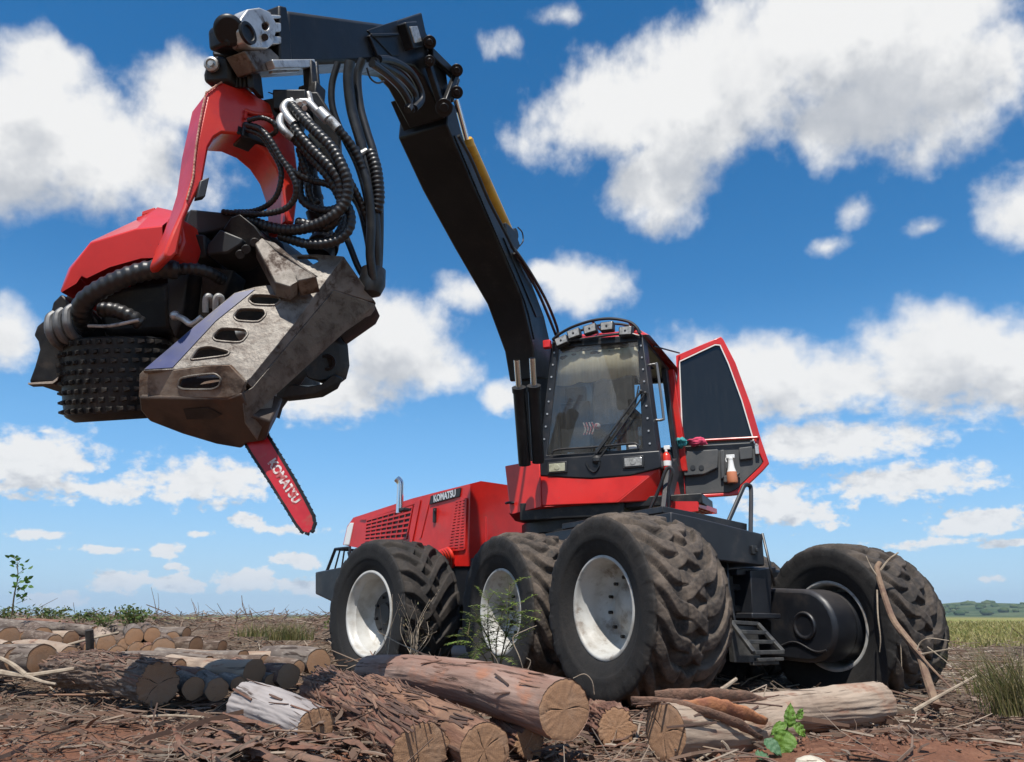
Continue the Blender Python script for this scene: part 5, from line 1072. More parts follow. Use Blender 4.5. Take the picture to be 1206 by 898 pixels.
BK = {'peeled': barkmat('peeled_pinkish_log', (.317, .218, .176), (.233, .130, .096), (.132, .070, .050), .10, .7, d0=.56, d1=.68, patch=(.351, .156, .092)),
      'rough': barkmat('rough_brown_bark', (.159, .114, .086), (.091, .061, .046), (.216, .168, .134), .35, 1.0, 1.3),
      'red': barkmat('torn_red_bark', (.193, .096, .066), (.100, .052, .039), (.250, .154, .106), .16, 1.0, 1.3),
      'orange': barkmat('freshly_stripped_log', (.279, .159, .101), (.193, .100, .066), (.132, .070, .049), .14, .8, 1.2),
      'white': barkmat('weathered_grey_log', (.345, .311, .297), (.254, .223, .213), (.154, .126, .113), .15, .4, .8, .58, .7),
      'tan': barkmat('dusty_tan_log', (.376, .294, .225), (.286, .211, .156), (.233, .130, .089), .2, .6, .9, .54, .68, patch=(.270, .131, .080)),
      'grey': barkmat('grey_brown_bark', (.177, .143, .119), (.112, .085, .070), (.242, .202, .167), .22, .9, 1.1)}
def log(p0, p1, r0, r1, bk, label, group=None, hi=False, rough=.02, oval=1.0, seed=0, cracks=(), flakes=0):
    if isinstance(cracks, int): cracks = [(seed * 2.1 + j * 2.4, .0, .5 + .45 * abs(math.sin(seed + j))) for j in range(cracks)]
    """p0 is the end nearest the camera"""
    p0, p1 = V(p0), V(p1); ax = (p1 - p0).normalized(); L = (p1 - p0).length
    t = thing('log', (p0 + p1) / 2 - Z * max(r0, r1), label, 'log', group)
    u = ax.cross(Z).normalized(); w_ = u.cross(ax); NL, NA = (56, 150) if hi else (14, 24); sd = V((seed * 3.7, seed * 1.3, 0))
    b = MB(); lp = []; vs = []
    bend = .018 * L
    def rad_(s, a):
        q = V((math.cos(a) * 1.0, math.sin(a) * 1.0, s * L * 2)) + sd
        k = 1 + .06 * noise.noise(q * .8) + rough * 2.2 * noise.noise(V((q.x * 2.6, q.y * 2.6, q.z * .8))) + (rough * 1.6 * noise.noise(V((q.x * 7, q.y * 7, q.z * 2.4))) + rough * noise.noise(V((q.x * 16, q.y * 16, q.z * 6))) if hi else 0)
        return (r0 + (r1 - r0) * s) * k
    def pt(s, a, k=1.0): r = rad_(s, a) * k; return p0 + ax * (L * s) + w_ * (math.sin(s * math.pi) * bend * math.sin(seed)) + u * (math.cos(a) * r) + w_ * (math.sin(a) * r * oval)
    for i in range(NL + 1):
        for k in range(NA):
            a = 2 * math.pi * k / NA; vs.append(pt(i / NL, a)); lp.append((math.cos(a) * r0 + sd.x, math.sin(a) * r0 + sd.y, i / NL * L))
    b.add(vs, [(i * NA + k, i * NA + (k + 1) % NA, (i + 1) * NA + (k + 1) % NA, (i + 1) * NA + k) for i in range(NL) for k in range(NA)])
    o = b.build('bark', BK[bk], t, sharp=180, weld=False)
    at_ = o.data.attributes.new('lp', 'FLOAT_VECTOR', 'POINT'); at_.data.foreach_set('vector', [c for q in lp for c in q])
    for s, sg in ((0, -1), (1, 1)):
        b = MB(); vs = []; lp = []; NR = 10 if hi else 3; ckv = []
        for j in range(NR + 1):
            k_ = 1 - j / NR
            for k in range(NA):
                a = 2 * math.pi * k / NA; p = pt(s, a, k_); dz = (.003 if hi else 0) * noise.noise(V((math.cos(a) * k_ * 7, math.sin(a) * k_ * 7, seed)))
                cv = 0.0
                if sg < 0:
                    for ca, c0_, c1_ in cracks:
                        da = abs((a - ca - .12 * math.sin(k_ * 4 + ca) + math.pi) % (2 * math.pi) - math.pi)
                        if da * max(k_, .25) < math.pi / NA and c0_ <= k_ <= c1_: dz -= .003; cv = 1.0
                ckv.append(cv)
                if j == 0: dz -= .004
                vs.append(p + ax * sg * dz); r = rad_(s, a) * k_; lp.append((math.cos(a) * r + .012 * math.sin(seed), math.sin(a) * r * oval + .01 * math.cos(seed * 2), seed * 1.7))
        b.add(vs, [((j * NA + k, j * NA + (k + 1) % NA, (j + 1) * NA + (k + 1) % NA, (j + 1) * NA + k) if sg > 0 else (j * NA + k, (j + 1) * NA + k, (j + 1) * NA + (k + 1) % NA, j * NA + (k + 1) % NA)) for j in range(NR) for k in range(NA)])
        o = b.build('cut_end', ENDM, t, sharp=180, weld=False)
        at_ = o.data.attributes.new('lp', 'FLOAT_VECTOR', 'POINT'); at_.data.foreach_set('vector', [c for q in lp for c in q])
        at_ = o.data.attributes.new('crack', 'FLOAT', 'POINT'); at_.data.foreach_set('value', ckv)
    if flakes:
        RF_ = random.Random(seed); b = MB()
        for k in range(flakes):
            s_ = RF_.uniform(.02, .97); an = RF_.gauss(1.75, .75); q = pt(s_, an, 1.01); nn = (q - (p0 + ax * (L * s_))).normalized(); tg = (ax + nn.cross(ax) * RF_.gauss(0, .16) + nn * RF_.gauss(.0, .03)).normalized()
            l_ = RF_.uniform(.07, .30); w2 = RF_.uniform(.002, .0085); sd_ = nn.cross(tg); lift = RF_.uniform(-.002, .016); vs = []
            for i in range(4):
                f_ = i / 3; ww = w2 * (1 - .5 * abs(f_ - .4)) * RF_.uniform(.7, 1.2); c = q + tg * (l_ * (f_ - .5)) + nn * (.003 + lift * f_ * f_)
                for jn in (-1, 0, 1): vs.append(c + sd_ * ww * jn + nn * (.25 * ww * (1 - abs(jn))))
            b.add(vs + [v_ - nn * .004 for v_ in vs], [(i * 3 + jn, i * 3 + jn + 1, i * 3 + jn + 4, i * 3 + jn + 3) for i in range(3) for jn in (0, 1)] + [(12 + i * 3 + jn, 12 + i * 3 + jn + 3, 12 + i * 3 + jn + 4, 12 + i * 3 + jn + 1) for i in range(3) for jn in (0, 1)] + [(i * 3, i * 3 + 3, 15 + i * 3, 12 + i * 3) for i in range(3)] + [(i * 3 + 2, 14 + i * 3, 17 + i * 3, i * 3 + 5) for i in range(3)] + [(9, 10, 22, 21), (10, 11, 23, 22), (0, 12, 13, 1), (1, 13, 14, 2)])
        o = b.build('bark_flakes', FLK, t, weld=False, join=True); o['kind'] = 'stuff'
    return t
FLK = mat('flaking_bark', (.2, .1, .06), None, rough=.9, islands=((.17, .08, .05), (.09, .05, .036), (.21, .12, .08), (.06, .036, .027), (.15, .08, .052)), bump=.6, bsc=70)
log(at(665, 836, 3.32), at(434, 790, 5.5), .128, .104, 'peeled', 'longest peeled log in front of the middle wheel, its cracked sawn end facing right', hi=True, rough=.016, seed=1, flakes=14, cracks=((.0, .0, 1), (3.2, .0, 1)))
log(at(496, 886, 3.2), at(380, 816, 4.5), .124, .130, 'red', 'bark-covered log with a rough pale sawn end at the bottom centre edge', hi=True, rough=.06, seed=2, cracks=1, flakes=260)
log(at(571, 884, 3.22), at(438, 816, 4.7), .112, .105, 'orange', 'orange stripped log with a Y-shaped crack in its end, below the longest log', hi=True, rough=.02, seed=3, flakes=60, cracks=((2.1, .0, 1), (5.0, .0, 1), (4.2, .1, .8), (.6, .15, .6)))
log(at(623, 876, 3.45), at(590, 850, 3.95), .066, .06, 'red', 'small splintered log end squeezed beneath the longest peeled log', hi=True, rough=.10, seed=4)
log(at(783, 862, 3.36), at(915, 853, 3.78), .122, .118, 'tan', 'split log with a dark sawn end under loose bark, before the nearest wheel', hi=True, rough=.02, seed=5, flakes=40, cracks=((.15, .0, 1), (2.6, .1, .8), (4.6, .2, .9)))
log(at(884, 842, 3.95), at(1034, 828, 4.5), .10, .118, 'tan', 'pale dusty log lying in red earth before the far front wheel', hi=True, rough=.03, seed=6)
log(at(372, 858, 3.38), at(292, 829, 3.95), .088, .108, 'white', 'weathered grey log stump with a rounded end on the bark heap', hi=True, rough=.03, seed=7, flakes=10)
log(at(187, 806, 4.85), at(66, 790, 6.2), .135, .125, 'rough', 'thick rough-barked log with a split end, in front of the small pile on the left', hi=True, rough=.07, seed=8, flakes=230, cracks=((2.8, .0, 1), (.4, .0, 1), (4.0, .0, .9)), oval=.95)
log(at(726, 858, 3.75), at(700, 845, 4.4), .09, .09, 'red', 'short stub of torn red bark between the longest log and the split log', hi=True, rough=.12, seed=9)
for i, (x, y, rp, d, dx, dy, L, bk, lab) in enumerate((
    (228, 811, 13, 5.0, -.55, .83, 1.6, 'rough', 'small sawn log tight beside the thick rough-barked log'),
    (256, 812, 13, 5.0, -.50, .86, 1.6, 'grey', 'small round-ended log second right of the thick rough-barked log'),
    (281, 806, 9, 5.2, -.5, .86, 1.2, 'grey', 'thin log tucked in below the pale log left of the rear wheel'),
    (300, 792, 15, 5.5, -.75, .66, 1.3, 'tan', 'pale log with a round end lying level, left of the rear wheel'),
    (340, 797, 14, 5.5, -.6, .8, 1.2, 'red', 'log with a radial crack between the pale log and the rear wheel'),
    (321, 803, 9, 5.5, -.55, .83, 1.0, 'grey', 'thinnest log wedged low beside the radially cracked log'),
    (375, 780, 15, 6.3, -.6, .8, 1.2, 'grey', 'log with a dark red end touching the rear wheel'),
    (125, 757, 10, 7.6, -.5, .86, 2.0, 'tan', 'leftmost log in the upper row of the small pile'),
    (158, 750, 10, 7.7, -.45, .89, 2.0, 'grey', 'highest log of the small pile, with a round pale end'),
    (179, 748, 9, 7.7, -.45, .89, 2.0, 'rough', 'dark log at the top right of the small pile'),
    (161, 766, 10, 7.5, -.45, .89, 2.0, 'tan', 'bright-ended log at the middle of the small pile'),
    (137, 771, 10, 7.5, -.5, .86, 2.0, 'grey', 'lower left log of the small pile'),
    (191, 765, 13, 7.5, -.4, .91, 2.0, 'rough', 'thickest log at the right side of the small pile'),
    (175, 770, 10, 7.45, -.45, .89, 2.0, 'red', 'low log under the bright-ended log of the small pile'),
    (190, 777, 8, 7.4, -.45, .89, 1.6, 'grey', 'thinnest log at the bottom right of the small pile'),
    (118, 773, 8, 7.5, -.5, .86, 1.6, 'rough', 'thin log at the bottom left foot of the small pile'),
    (231, 761, 11, 7.8, -.9, .43, 1.6, 'rough', 'dark bark log lying sideways to the right of the small pile'),
    (49, 776, 17, 6.2, -.85, .52, 1.8, 'grey', 'log with a split brown end at the left edge, behind a bent stick'),
    (20, 776, 14, 6.3, -.8, .6, 1.6, 'rough', 'flat-ended log at the far left beside the split-ended log'),
    (82, 774, 12, 6.6, -.7, .7, 1.8, 'tan', 'log between the split-ended log and the dark stake'),
    (49, 750, 11, 8.2, -.6, .8, 2.0, 'rough', 'back-row log behind the split-ended log on the left'),
    (28, 752, 8, 8.2, -.6, .8, 2.0, 'red', 'thin back-row log with a reddish end at far left'),
    (10, 751, 12, 8.0, -.7, .7, 2.0, 'grey', 'thick back-row log cut off by the left edge'),
    (84, 752, 9, 8.6, -.8, .6, 2.0, 'tan', 'back-row log just left of the small pile'),
    (33, 741, 9, 9.2, -.8, .6, 2.0, 'grey', 'farthest log lying along the top of the left bank'),
    (212, 786, 10, 5.9, -.9, .43, 1.5, 'rough', 'rough log lying behind the thick rough-barked log, below the small pile'),
    (246, 782, 9, 6.2, -.85, .5, 1.4, 'grey', 'slim grey log between the small pile and the pale log'),
    (268, 790, 8, 5.7, -.6, .8, 1.2, 'red', 'slim reddish log just left of the pale log end'),
    (106, 762, 7, 7.9, -.5, .86, 1.6, 'red', 'thin reddish log right behind the dark stake'),
    (146, 759, 7, 7.65, -.45, .89, 1.8, 'rough', 'thin log wedged between the two upper left logs of the small pile'),
    (203, 752, 8, 7.9, -.5, .86, 1.8, 'grey', 'grey log sticking out at the upper right edge of the small pile'),
    (64, 757, 9, 7.6, -.7, .7, 1.8, 'rough', 'middle-row log between the split-ended log and the dark stake'),
    (8, 765, 9, 7.0, -.8, .6, 1.6, 'tan', 'small tan log end at the left edge above the flat-ended log'),
    (112, 745, 7, 9.0, -.8, .6, 2.0, 'grey', 'thin far log above the top of the dark stake'),
    (150, 740, 6, 9.6, -.85, .5, 2.0, 'rough', 'thin log in the slash just below the darkest bush'),
    (286, 776, 10, 6.8, -.85, .5, 1.2, 'grey', 'grey log half sunk in the slash above the pale log end'),
    (312, 781, 9, 6.4, -.8, .6, 1.2, 'rough', 'short rough log between the pale log end and the rear wheel'),
    (238, 797, 9, 5.5, -.7, .7, 1.2, 'red', 'reddish log lying on top of the two small round-ended logs'),
    (352, 786, 8, 6.1, -.7, .7, 1.0, 'rough', 'small rough log just below the log touching the rear wheel'),
    (100, 741, 6, 9.4, -.8, .6, 2.0, 'red', 'thin reddish log on the bank left of the darkest bush'),
    (220, 746, 7, 8.8, -.9, .43, 1.6, 'grey', 'grey log lying sideways behind the right side of the small pile'),
    (262, 762, 8, 8.2, -.92, .38, 1.4, 'rough', 'half-buried log in the slash right of the small pile'),
    (330, 775, 8, 6.9, -.9, .43, 1.3, 'tan', 'tan log half buried behind the log with a dark red end'),
    (630, 772, 8, 7.4, -.9, .43, .9, 'white', 'pale round stick of wood on the ground behind the fern'),
    )):
    p = at(x, y, d); r = rp * d / 900; log(p, p + V((dx, dy, .0)) * L + Z * (gh(p.x + dx * L, p.y + dy * L) - gh(p.x, p.y)) * .4, r, r * .95, bk, lab, 'stacked and scattered cut logs', rough=.05, seed=20 + i, cracks=())
# ------------------------------------------------------------------ bark, sticks and litter
def ribbon(b, p, d, L, w, curl, bend, twist, R_, n=8, seg=5, th=.004):
    d = V(d).normalized(); u = d.cross(Z).normalized(); v = u.cross(d); vs = []
    for i in range(n + 1):
        t = i / n; s_ = (t - .5) * L; c = V(p) + d * s_ + v * (bend * (t - .5) ** 2 * 4 - bend) + u * (.03 * math.sin(t * 4 + twist)); ww = w * (1 - .5 * abs(t - .5) * 2 * R_) ; tw = twist * (t - .5)
        for k in range(seg + 1):
            a = (k / seg - .5) * curl + tw; rr_ = ww / max(.4, curl); q = c + u * math.sin(a) * rr_ + v * (math.cos(a) - 1) * rr_; vs.append(q)
        for k in range(seg, -1, -1):
            a = (k / seg - .5) * curl + tw; rr_ = ww / max(.4, curl) - th; vs.append(c + u * math.sin(a) * rr_ + v * ((math.cos(a)) * rr_ - rr_ - th))
    m_ = 2 * (seg + 1)
    b.add(vs, [(i * m_ + k, i * m_ + (k + 1) % m_, (i + 1) * m_ + (k + 1) % m_, (i + 1) * m_ + k) for i in range(n) for k in range(m_)] + [tuple(range(m_))[::-1], tuple(n * m_ + k for k in range(m_))])
BARKS = mat('torn_bark_strips', (.180, .086, .054), (.064, .038, .027), 26, lo=.38, hi=.62, rough=.9, islands=((.195, .090, .053), (.135, .075, .053), (.225, .150, .105), (.165, .068, .041), (.255, .188, .143)), bump=.8, bsc=55, stretch=(1, 1, 1))
R_ = random.Random(21); BS = []
spots = [(215, 870, -.6, .5, .65, .09), (240, 885, -.75, .55, .7, .12), (262, 868, -.5, .6, .6, .08), (285, 888, -.8, .6, .6, .11), (330, 880, -.9, .45, .7, .09), (355, 868, -.8, .6, .55, .10), (300, 893, -.95, .2, .7, .07), (390, 880, -.7, .7, .6, .10), (410, 862, -.8, .6, .55, .08), (430, 889, -.75, .65, .6, .09), (345, 892, -.9, .3, .6, .08), (160, 878, -.95, .3, .5, .05), (205, 850, -.9, .4, .6, .06), (255, 850, -.8, .2, .55, .06), (275, 848, -.9, .3, .5, .06), (400, 838, -.6, .8, .5, .07), (420, 846, -.7, .7, .5, .07), (370, 836, -.5, .9, .5, .06),
 (470, 836, -.75, .65, .7, .07), (505, 838, -.7, .7, .6, .06), (545, 848, -.7, .7, .5, .05), (600, 850, -.8, .5, .4, .05), (715, 868, -.5, .8, .35, .06), (700, 872, -.3, .9, .3, .05), (735, 860, -.4, .8, .3, .05), (690, 880, -.8, .5, .3, .04), (740, 880, -.9, .2, .3, .05)]
SL = {0: 'leftmost torn bark strip below the thick rough-barked log', 3: 'broad curled bark strip at the bottom edge left of the grey log stump', 5: 'torn bark strip just below the grey log stump', 8: 'torn bark strip right of the grey log stump, on the red bark log',
      9: 'torn bark strip at the bottom edge against the rough pale log end', 11: 'small bark strip alone on the soil far left of the heap', 14: 'bark strip between the thick rough-barked log and the grey log stump', 15: 'bark strip on the heap below the far end of the longest log',
      18: 'bark strip lying between the red bark log and the longest log', 21: 'bark strip sticking out over the small splintered log end', 22: 'bark strip in front of the short torn stub', 25: 'bark strip at the bottom edge below the longest log end'}
BX = MB()
for i, (x, y, dx, dy, L, w_) in enumerate(spots + [(x + R_.uniform(-18, 18), y + R_.uniform(-8, 12), dx + R_.uniform(-.4, .4), dy, L * .7, w_ * .6) for (x, y, dx, dy, L, w_) in spots[:22] * 3]):
    p = onto(x, y, R_.uniform(.03, .07)); w_ *= .8; b = MB() if i in SL else BX; ribbon(b, p, (dx, dy, R_.uniform(-.15, .15)), L, w_, R_.uniform(1.2, 2.6), R_.uniform(-.03, .06), R_.uniform(-.7, .7), R_.uniform(.2, 1.4), n=14, seg=6)
    if i in SL:
        b.v = [tuple(V(q) + .012 * noise.noise_vector(V(q) * 22)) for q in b.v]
        tag(b.build('bark_strip', BARKS, None, weld=False), SL[i], 'bark', 'torn bark strips in the foreground')
BX.v = [tuple(V(q) + .012 * noise.noise_vector(V(q) * 22)) for q in BX.v]
tag(BX.build('bark_heap', BARKS, None, weld=False, join=True), 'heap of torn reddish bark in the left foreground', 'bark', kind='stuff')
for (pts, w_, lab) in ((((745, 823, 3.5), (790, 826, 3.42), (830, 836, 3.40), (868, 850, 3.45), (895, 868, 3.5)), .05, 'long dark bark strip sagging across the split log'),
                       (((770, 818, 3.6), (820, 815, 3.62), (870, 818, 3.7), (905, 826, 3.8)), .075, 'ragged bark sheet lying along the top of the split log'),
                       (((790, 830, 3.42), (835, 828, 3.45), (870, 836, 3.5), (900, 848, 3.55)), .085, 'orange inner-bark slab peeling off the split log'),
                       (((1000, 862, 4.0), (1050, 858, 4.2), (1100, 862, 4.3), (1150, 868, 4.3), (1196, 872, 4.25)), .035, 'long brown stick half buried along the red earth edge')):
    P = [at(*q) for q in pts]; b = MB()
    vs = []; n = 28; cum = []
    def cat(t):
        f = t * (len(P) - 1); i = min(int(f), len(P) - 2); return P[i].lerp(P[i + 1], f - i)
    for i in range(n + 1):
        t = i / n; c = cat(t); d = (cat(min(1, t + .03)) - cat(max(0, t - .03))).normalized(); u = d.cross(-FW).normalized(); v = u.cross(d); ww = w_ * (.75 + .35 * noise.noise(V((t * 6, w_ * 100, 0)))) * (1 - .6 * abs(t - .45) ** 2 * 3); 
        for k in range(7):
            a = (k / 6 - .5) * 1.7; q = c + u * math.sin(a) * ww * .6 + v * (math.cos(a)) * ww * .4 + Z * .006 * noise.noise(V((t * 14, k, w_ * 50))); vs.append(q)
    b.add(vs, [(i * 7 + k, i * 7 + k + 1, (i + 1) * 7 + k + 1, (i + 1) * 7 + k) for i in range(n) for k in range(6)])
    o = b.build('bark_strip' if 'stick' not in lab else 'fallen_stick', BARKS if 'orange' not in lab else mat('orange_inner_bark', (.40, .17, .075), (.26, .10, .055), 9, rough=.85, bump=.6, bsc=50), None, sharp=60); s_ = o.modifiers.new('thick', 'SOLIDIFY'); s_.thickness = .012
    tag(o, lab, 'bark' if 'stick' not in lab else 'stick')
STK = mat('dry_stick_wood', (.225, .150, .098), (.143, .083, .056), 12, rough=.85, bump=.5, bsc=60)
STKP = mat('pale_dead_stick', (.352, .285, .210), (.247, .188, .135), 12, rough=.85, bump=.4, bsc=60)
def stick(name, paths, mt, lab, cat='stick', group=None):
    b = MB()
    for pts, r0, r1 in paths:
        b.tube([at(*q) for q in pts], r0, 7, res=4, taper=r1)
    return tag(b.build(name, mt, None, join=True, weld=False), lab, cat, group)
# dead branch leaning on the far front wheel
t = thing('leaning_branch', at(1098, 824, 5.2), 'bare dead branch leaning against the tread of the far front wheel', 'branch')
b = MB(); b.tube([at(*q) for q in ((1103, 832, 5.0), (1092, 800, 5.2), (1083, 772, 5.4), (1068, 752, 5.6), (1052, 730, 5.8), (1041, 700, 6.0), (1033, 672, 6.15), (1036, 663, 6.2))], .030, 9, res=5, taper=.020); b.build('main_limb', STK, t)
for pts, r in ((((1037, 672, 6.15), (1047, 659, 6.15), (1058, 651, 6.15)), .010), (((1034, 680, 6.1), (1026, 668, 6.15), (1020, 655, 6.2)), .006), (((1033, 695, 6.05), (1034, 725, 5.95), (1037, 752, 5.9), (1036, 768, 5.9)), .007),
               (((1062, 745, 5.65), (1078, 765, 5.4), (1100, 790, 5.2), (1125, 815, 5.0)), .012), (((1080, 772, 5.4), (1100, 768, 5.3), (1122, 764, 5.2)), .008), (((1079, 768, 5.4), (1084, 757, 5.4), (1095, 752, 5.35), (1118, 755, 5.3)), .006), (((1060, 742, 5.7), (1061, 762, 5.65), (1062, 785, 5.6)), .005), (((1092, 762, 5.3), (1105, 772, 5.25), (1120, 784, 5.2)), .005)):
    b = MB(); b.tube([at(*q) for q in pts], r, 6, res=4, taper=r * .5); b.build('twig', STKP if r < .011 else STK, t)
stick('fallen_stick', [(((0, 792, 5.6), (30, 796, 5.5), (55, 793, 5.5), (88, 788, 5.5)), .022, .014), (((0, 775, 5.6), (15, 783, 5.55), (30, 795, 5.5)), .014, .018), (((30, 796, 5.5), (50, 803, 5.4), (66, 806, 5.35)), .014, .008)], STKP, 'forked pale stick lying at the left edge in front of the split-ended log')
stick('fallen_stick', [(((80, 760, 7.2), (105, 753, 7.2), (140, 745, 7.3)), .014, .010)], STKP, 'thin pale stick slanting across the dark stake on the left')
stick('stake', [(((105, 779, 6.8), (106, 762, 6.8), (105, 742, 6.8)), .032, .036)], mat('charred_stake', (.03, .025, .022), (.07, .05, .04), 12, rough=.9, bump=.5), 'dark charred stake standing upright left of the small log pile', 'stake')
stick('fallen_stick', [(((836, 820, 4.0), (850, 812, 4.1), (867, 800, 4.2)), .012, .010)], STKP, 'short pale broken stick poking up behind the split log')
stick('fallen_stick', [(((1075, 838, 4.6), (1110, 818, 4.8), (1150, 796, 5.0)), .013, .008)], STKP, 'straight pale stick lying on litter right of the leaning branch')
stick('fallen_stick', [(((880, 848, 3.7), (895, 830, 3.8), (903, 808, 3.85)), .005, .003)], STKP, 'thin upright straw sticking up between the two tan logs')
stick('fallen_stick', [(((860, 892, 3.3), (856, 880, 3.3), (850, 873, 3.3)), .012, .006), (((820, 897, 3.3), (838, 886, 3.35), (852, 882, 3.4)), .006, .004)], STKP, 'small curved pale twig at the bottom edge below the split log')
stick('fallen_stick', [(((165, 845, 4.2), (200, 843, 4.2), (240, 845, 4.1)), .008, .006)], STKP, 'long thin pale stick on the soil before the thick rough-barked log')
# litter that nobody could count: twigs, chips and bark crumbs
def litter(name, N, rmin, rmax, lmin, lmax, tmin, tmax, mt, lab, cat, seed, zmax=.05, flat=False, tilt=.2, keep=None):
    R = np.random.RandomState(seed); v = []; f = []; k = 0
    while k < N:
        r = rmin * (rmax / rmin) ** R.rand(); a = R.uniform(-.80, .80); x, y = r * math.sin(a), r * math.cos(a)
        if keep and R.rand() > keep(x, y): k += 1; continue
        g = gh(x, y); L = R.uniform(lmin, lmax) * (1 if R.rand() < .85 else 2.0); w_ = R.uniform(tmin, tmax) ; th = R.rand() * 6.283; ti = R.normal() * tilt; z = g + R.rand() ** 2 * zmax + w_ * .5
        d = np.array([math.cos(th) * math.cos(ti), math.sin(th) * math.cos(ti), math.sin(ti)]); u = np.array([-math.sin(th), math.cos(th), 0]); c = np.array([x, y, z + abs(math.sin(ti)) * L * .4]); nn = np.cross(d, u); bend = R.uniform(-.14, .14) * L; o = len(v)
        if flat:
            q = R.uniform(.3, 1.0) * L * .35; e = nn * w_; h_ = u * q
            P = [c - d * L / 2 - h_ * .6, c - d * L / 2 + h_ * .5, c + d * L / 2 + h_ * .7, c + d * L / 2 - h_ * .4]; m_ = nn * bend
            v += [tuple(p) for p in P] + [tuple(p + e) for p in P] + [tuple(c - h_ + m_), tuple(c + h_ + m_), tuple(c - h_ + m_ + e), tuple(c + h_ + m_ + e)]
            f += [(o, o + 1, o + 9, o + 8), (o + 8, o + 9, o + 2, o + 3), (o + 5, o + 4, o + 10, o + 11), (o + 11, o + 10, o + 7, o + 6), (o, o + 4, o + 5, o + 1), (o + 2, o + 6, o + 7, o + 3), (o, o + 8, o + 10, o + 4), (o + 8, o + 3, o + 7, o + 10), (o + 1, o + 5, o + 11, o + 9), (o + 9, o + 11, o + 6, o + 2)]
        else:
            for s_, kk, rr_ in ((-.5, 0, .8), (0, 1, 1), (.5, .15, .55)):
                cc = c + d * (s_ * L) + u * bend * kk
                for j in range(3): an = 2.094 * j; v.append(tuple(cc + (u * math.cos(an) + nn * math.sin(an)) * w_ * rr_))
            for s_ in (0, 1):
                for j in range(3): f.append((o + s_ * 3 + j, o + s_ * 3 + (j + 1) % 3, o + s_ * 3 + 3 + (j + 1) % 3, o + s_ * 3 + 3 + j))
            f += [(o, o + 2, o + 1), (o + 6, o + 7, o + 8)]
        k += 1
    me = bpy.data.meshes.new(name); me.from_pydata(v, [], f); me.materials.append(mt); o = bpy.data.objects.new(name, me); COL.objects.link(o); return tag(o, lab, cat, kind='stuff')
def keepf(x, y):
    k = 1.0
    if x > .75 and y < 4.55: k = .16 if x > 1.0 else .5
    if x < -1.5 and y < 4.4: k = .35
    return k
TW = mat('litter_twigs', (.186, .124, .087), None, rough=.9, islands=((.205, .149, .105), (.124, .077, .053), (.260, .205, .155), (.087, .050, .034), (.186, .105, .068), (.298, .248, .192)))
CH = mat('bark_chips', (.186, .124, .087), None, rough=.9, islands=((.118, .062, .038), (.068, .038, .027), (.167, .102, .068), (.136, .056, .034), (.223, .167, .124), (.050, .031, .022)), bump=.4)
litter('twig_litter', 12000, 2.9, 26, .04, .20, .0022, .008, TW, 'dry twigs strewn thickly over the ground', 'twigs', 3, .05, tilt=.13, keep=keepf)
litter('fine_straw', 7000, 2.8, 12, .04, .22, .0010, .0028, TW, 'fine straw and needle litter over the soil', 'litter', 4, .05, tilt=.3, keep=keepf)
litter('stick_litter', 1300, 4.0, 22, .14, .42, .006, .015, TW, 'larger dead sticks lying in the slash behind the logs', 'sticks', 5, .08, tilt=.10, keep=keepf)
litter('bark_chips', 15000, 2.8, 16, .012, .06, .002, .005, CH, 'brown bark chips scattered over the red soil', 'bark chips', 6, .03, flat=True, tilt=.35, keep=keepf)
b = MB(); R4 = random.Random(31)
for k in range(1700):
    r = 3.1 * (15 / 3.1) ** R4.random(); a = R4.uniform(-.75, .75); x, y = r * math.sin(a), r * math.cos(a)
    if R4.random() > keepf(x, y): continue
    th = R4.uniform(0, 6.283); ribbon(b, (x, y, gh(x, y) + R4.random() ** 2 * .06 + .012), (math.cos(th), math.sin(th), R4.gauss(0, .12)), R4.uniform(.08, .30), R4.uniform(.012, .045), R4.uniform(.5, 2.2), R4.uniform(-.02, .03), R4.uniform(-.8, .8), R4.uniform(.3, 1.6), n=4, seg=3, th=.003)
tag(b.build('bark_slabs', CH, None, weld=False, join=True), 'curled shreds of bark in the slash', 'bark', kind='stuff')
litter('pale_slash', 7000, 4.6, 24, .06, .34, .0025, .009, mat('pale_slash_twigs', (.3, .25, .2), None, rough=.9, islands=((.30, .23, .17), (.40, .33, .26), (.20, .14, .10), (.10, .065, .045), (.34, .26, .18))), 'pale dry slash covering the ground right of the far front wheel', 'slash', 14, .07, tilt=.16, keep=lambda x, y: (1.0 if x > 1.2 and y > 4.7 else 0.0) * (1 if y < 21 else 0))
# slash on the left bank: brush that stands a little proud
litter('brush', 6000, 7.5, 26, .12, .42, .004, .010, TW, 'tangled grey brush piled on the left bank', 'brush', 8, .16, tilt=.32, keep=lambda x, y: 1.0 if x < .5 and y > 7 else (.35 if x > 3.5 else .0))
# clods of red earth
b = MB(); R2 = random.Random(9)
for k in range(900):
    x, y = (R2.uniform(.75, 3.0), R2.uniform(3.3, 4.6)) if k < 700 else (R2.uniform(-2.6, -1.0), R2.uniform(3.4, 4.4)); r = R2.uniform(.004, .012) * (1 if R2.random() < .95 else 1.8); o0 = len(b.v); c = V((x, y, gh(x, y) + r * .4)); b.ball(c, r, 6)
    for i in range(o0, len(b.v)): p = V(b.v[i]) - c; b.v[i] = tuple(c + p * (1 + .6 * noise.noise(p * 60 + c * 9)))
tag(b.build('soil_clods', mat('red_clods', (.22, .10, .06), (.15, .07, .043), 20, rough=.95, bump=.5, bsc=90), None, weld=False, join=True, sharp=180), 'crumbs and clods of red earth', 'clods', kind='stuff')
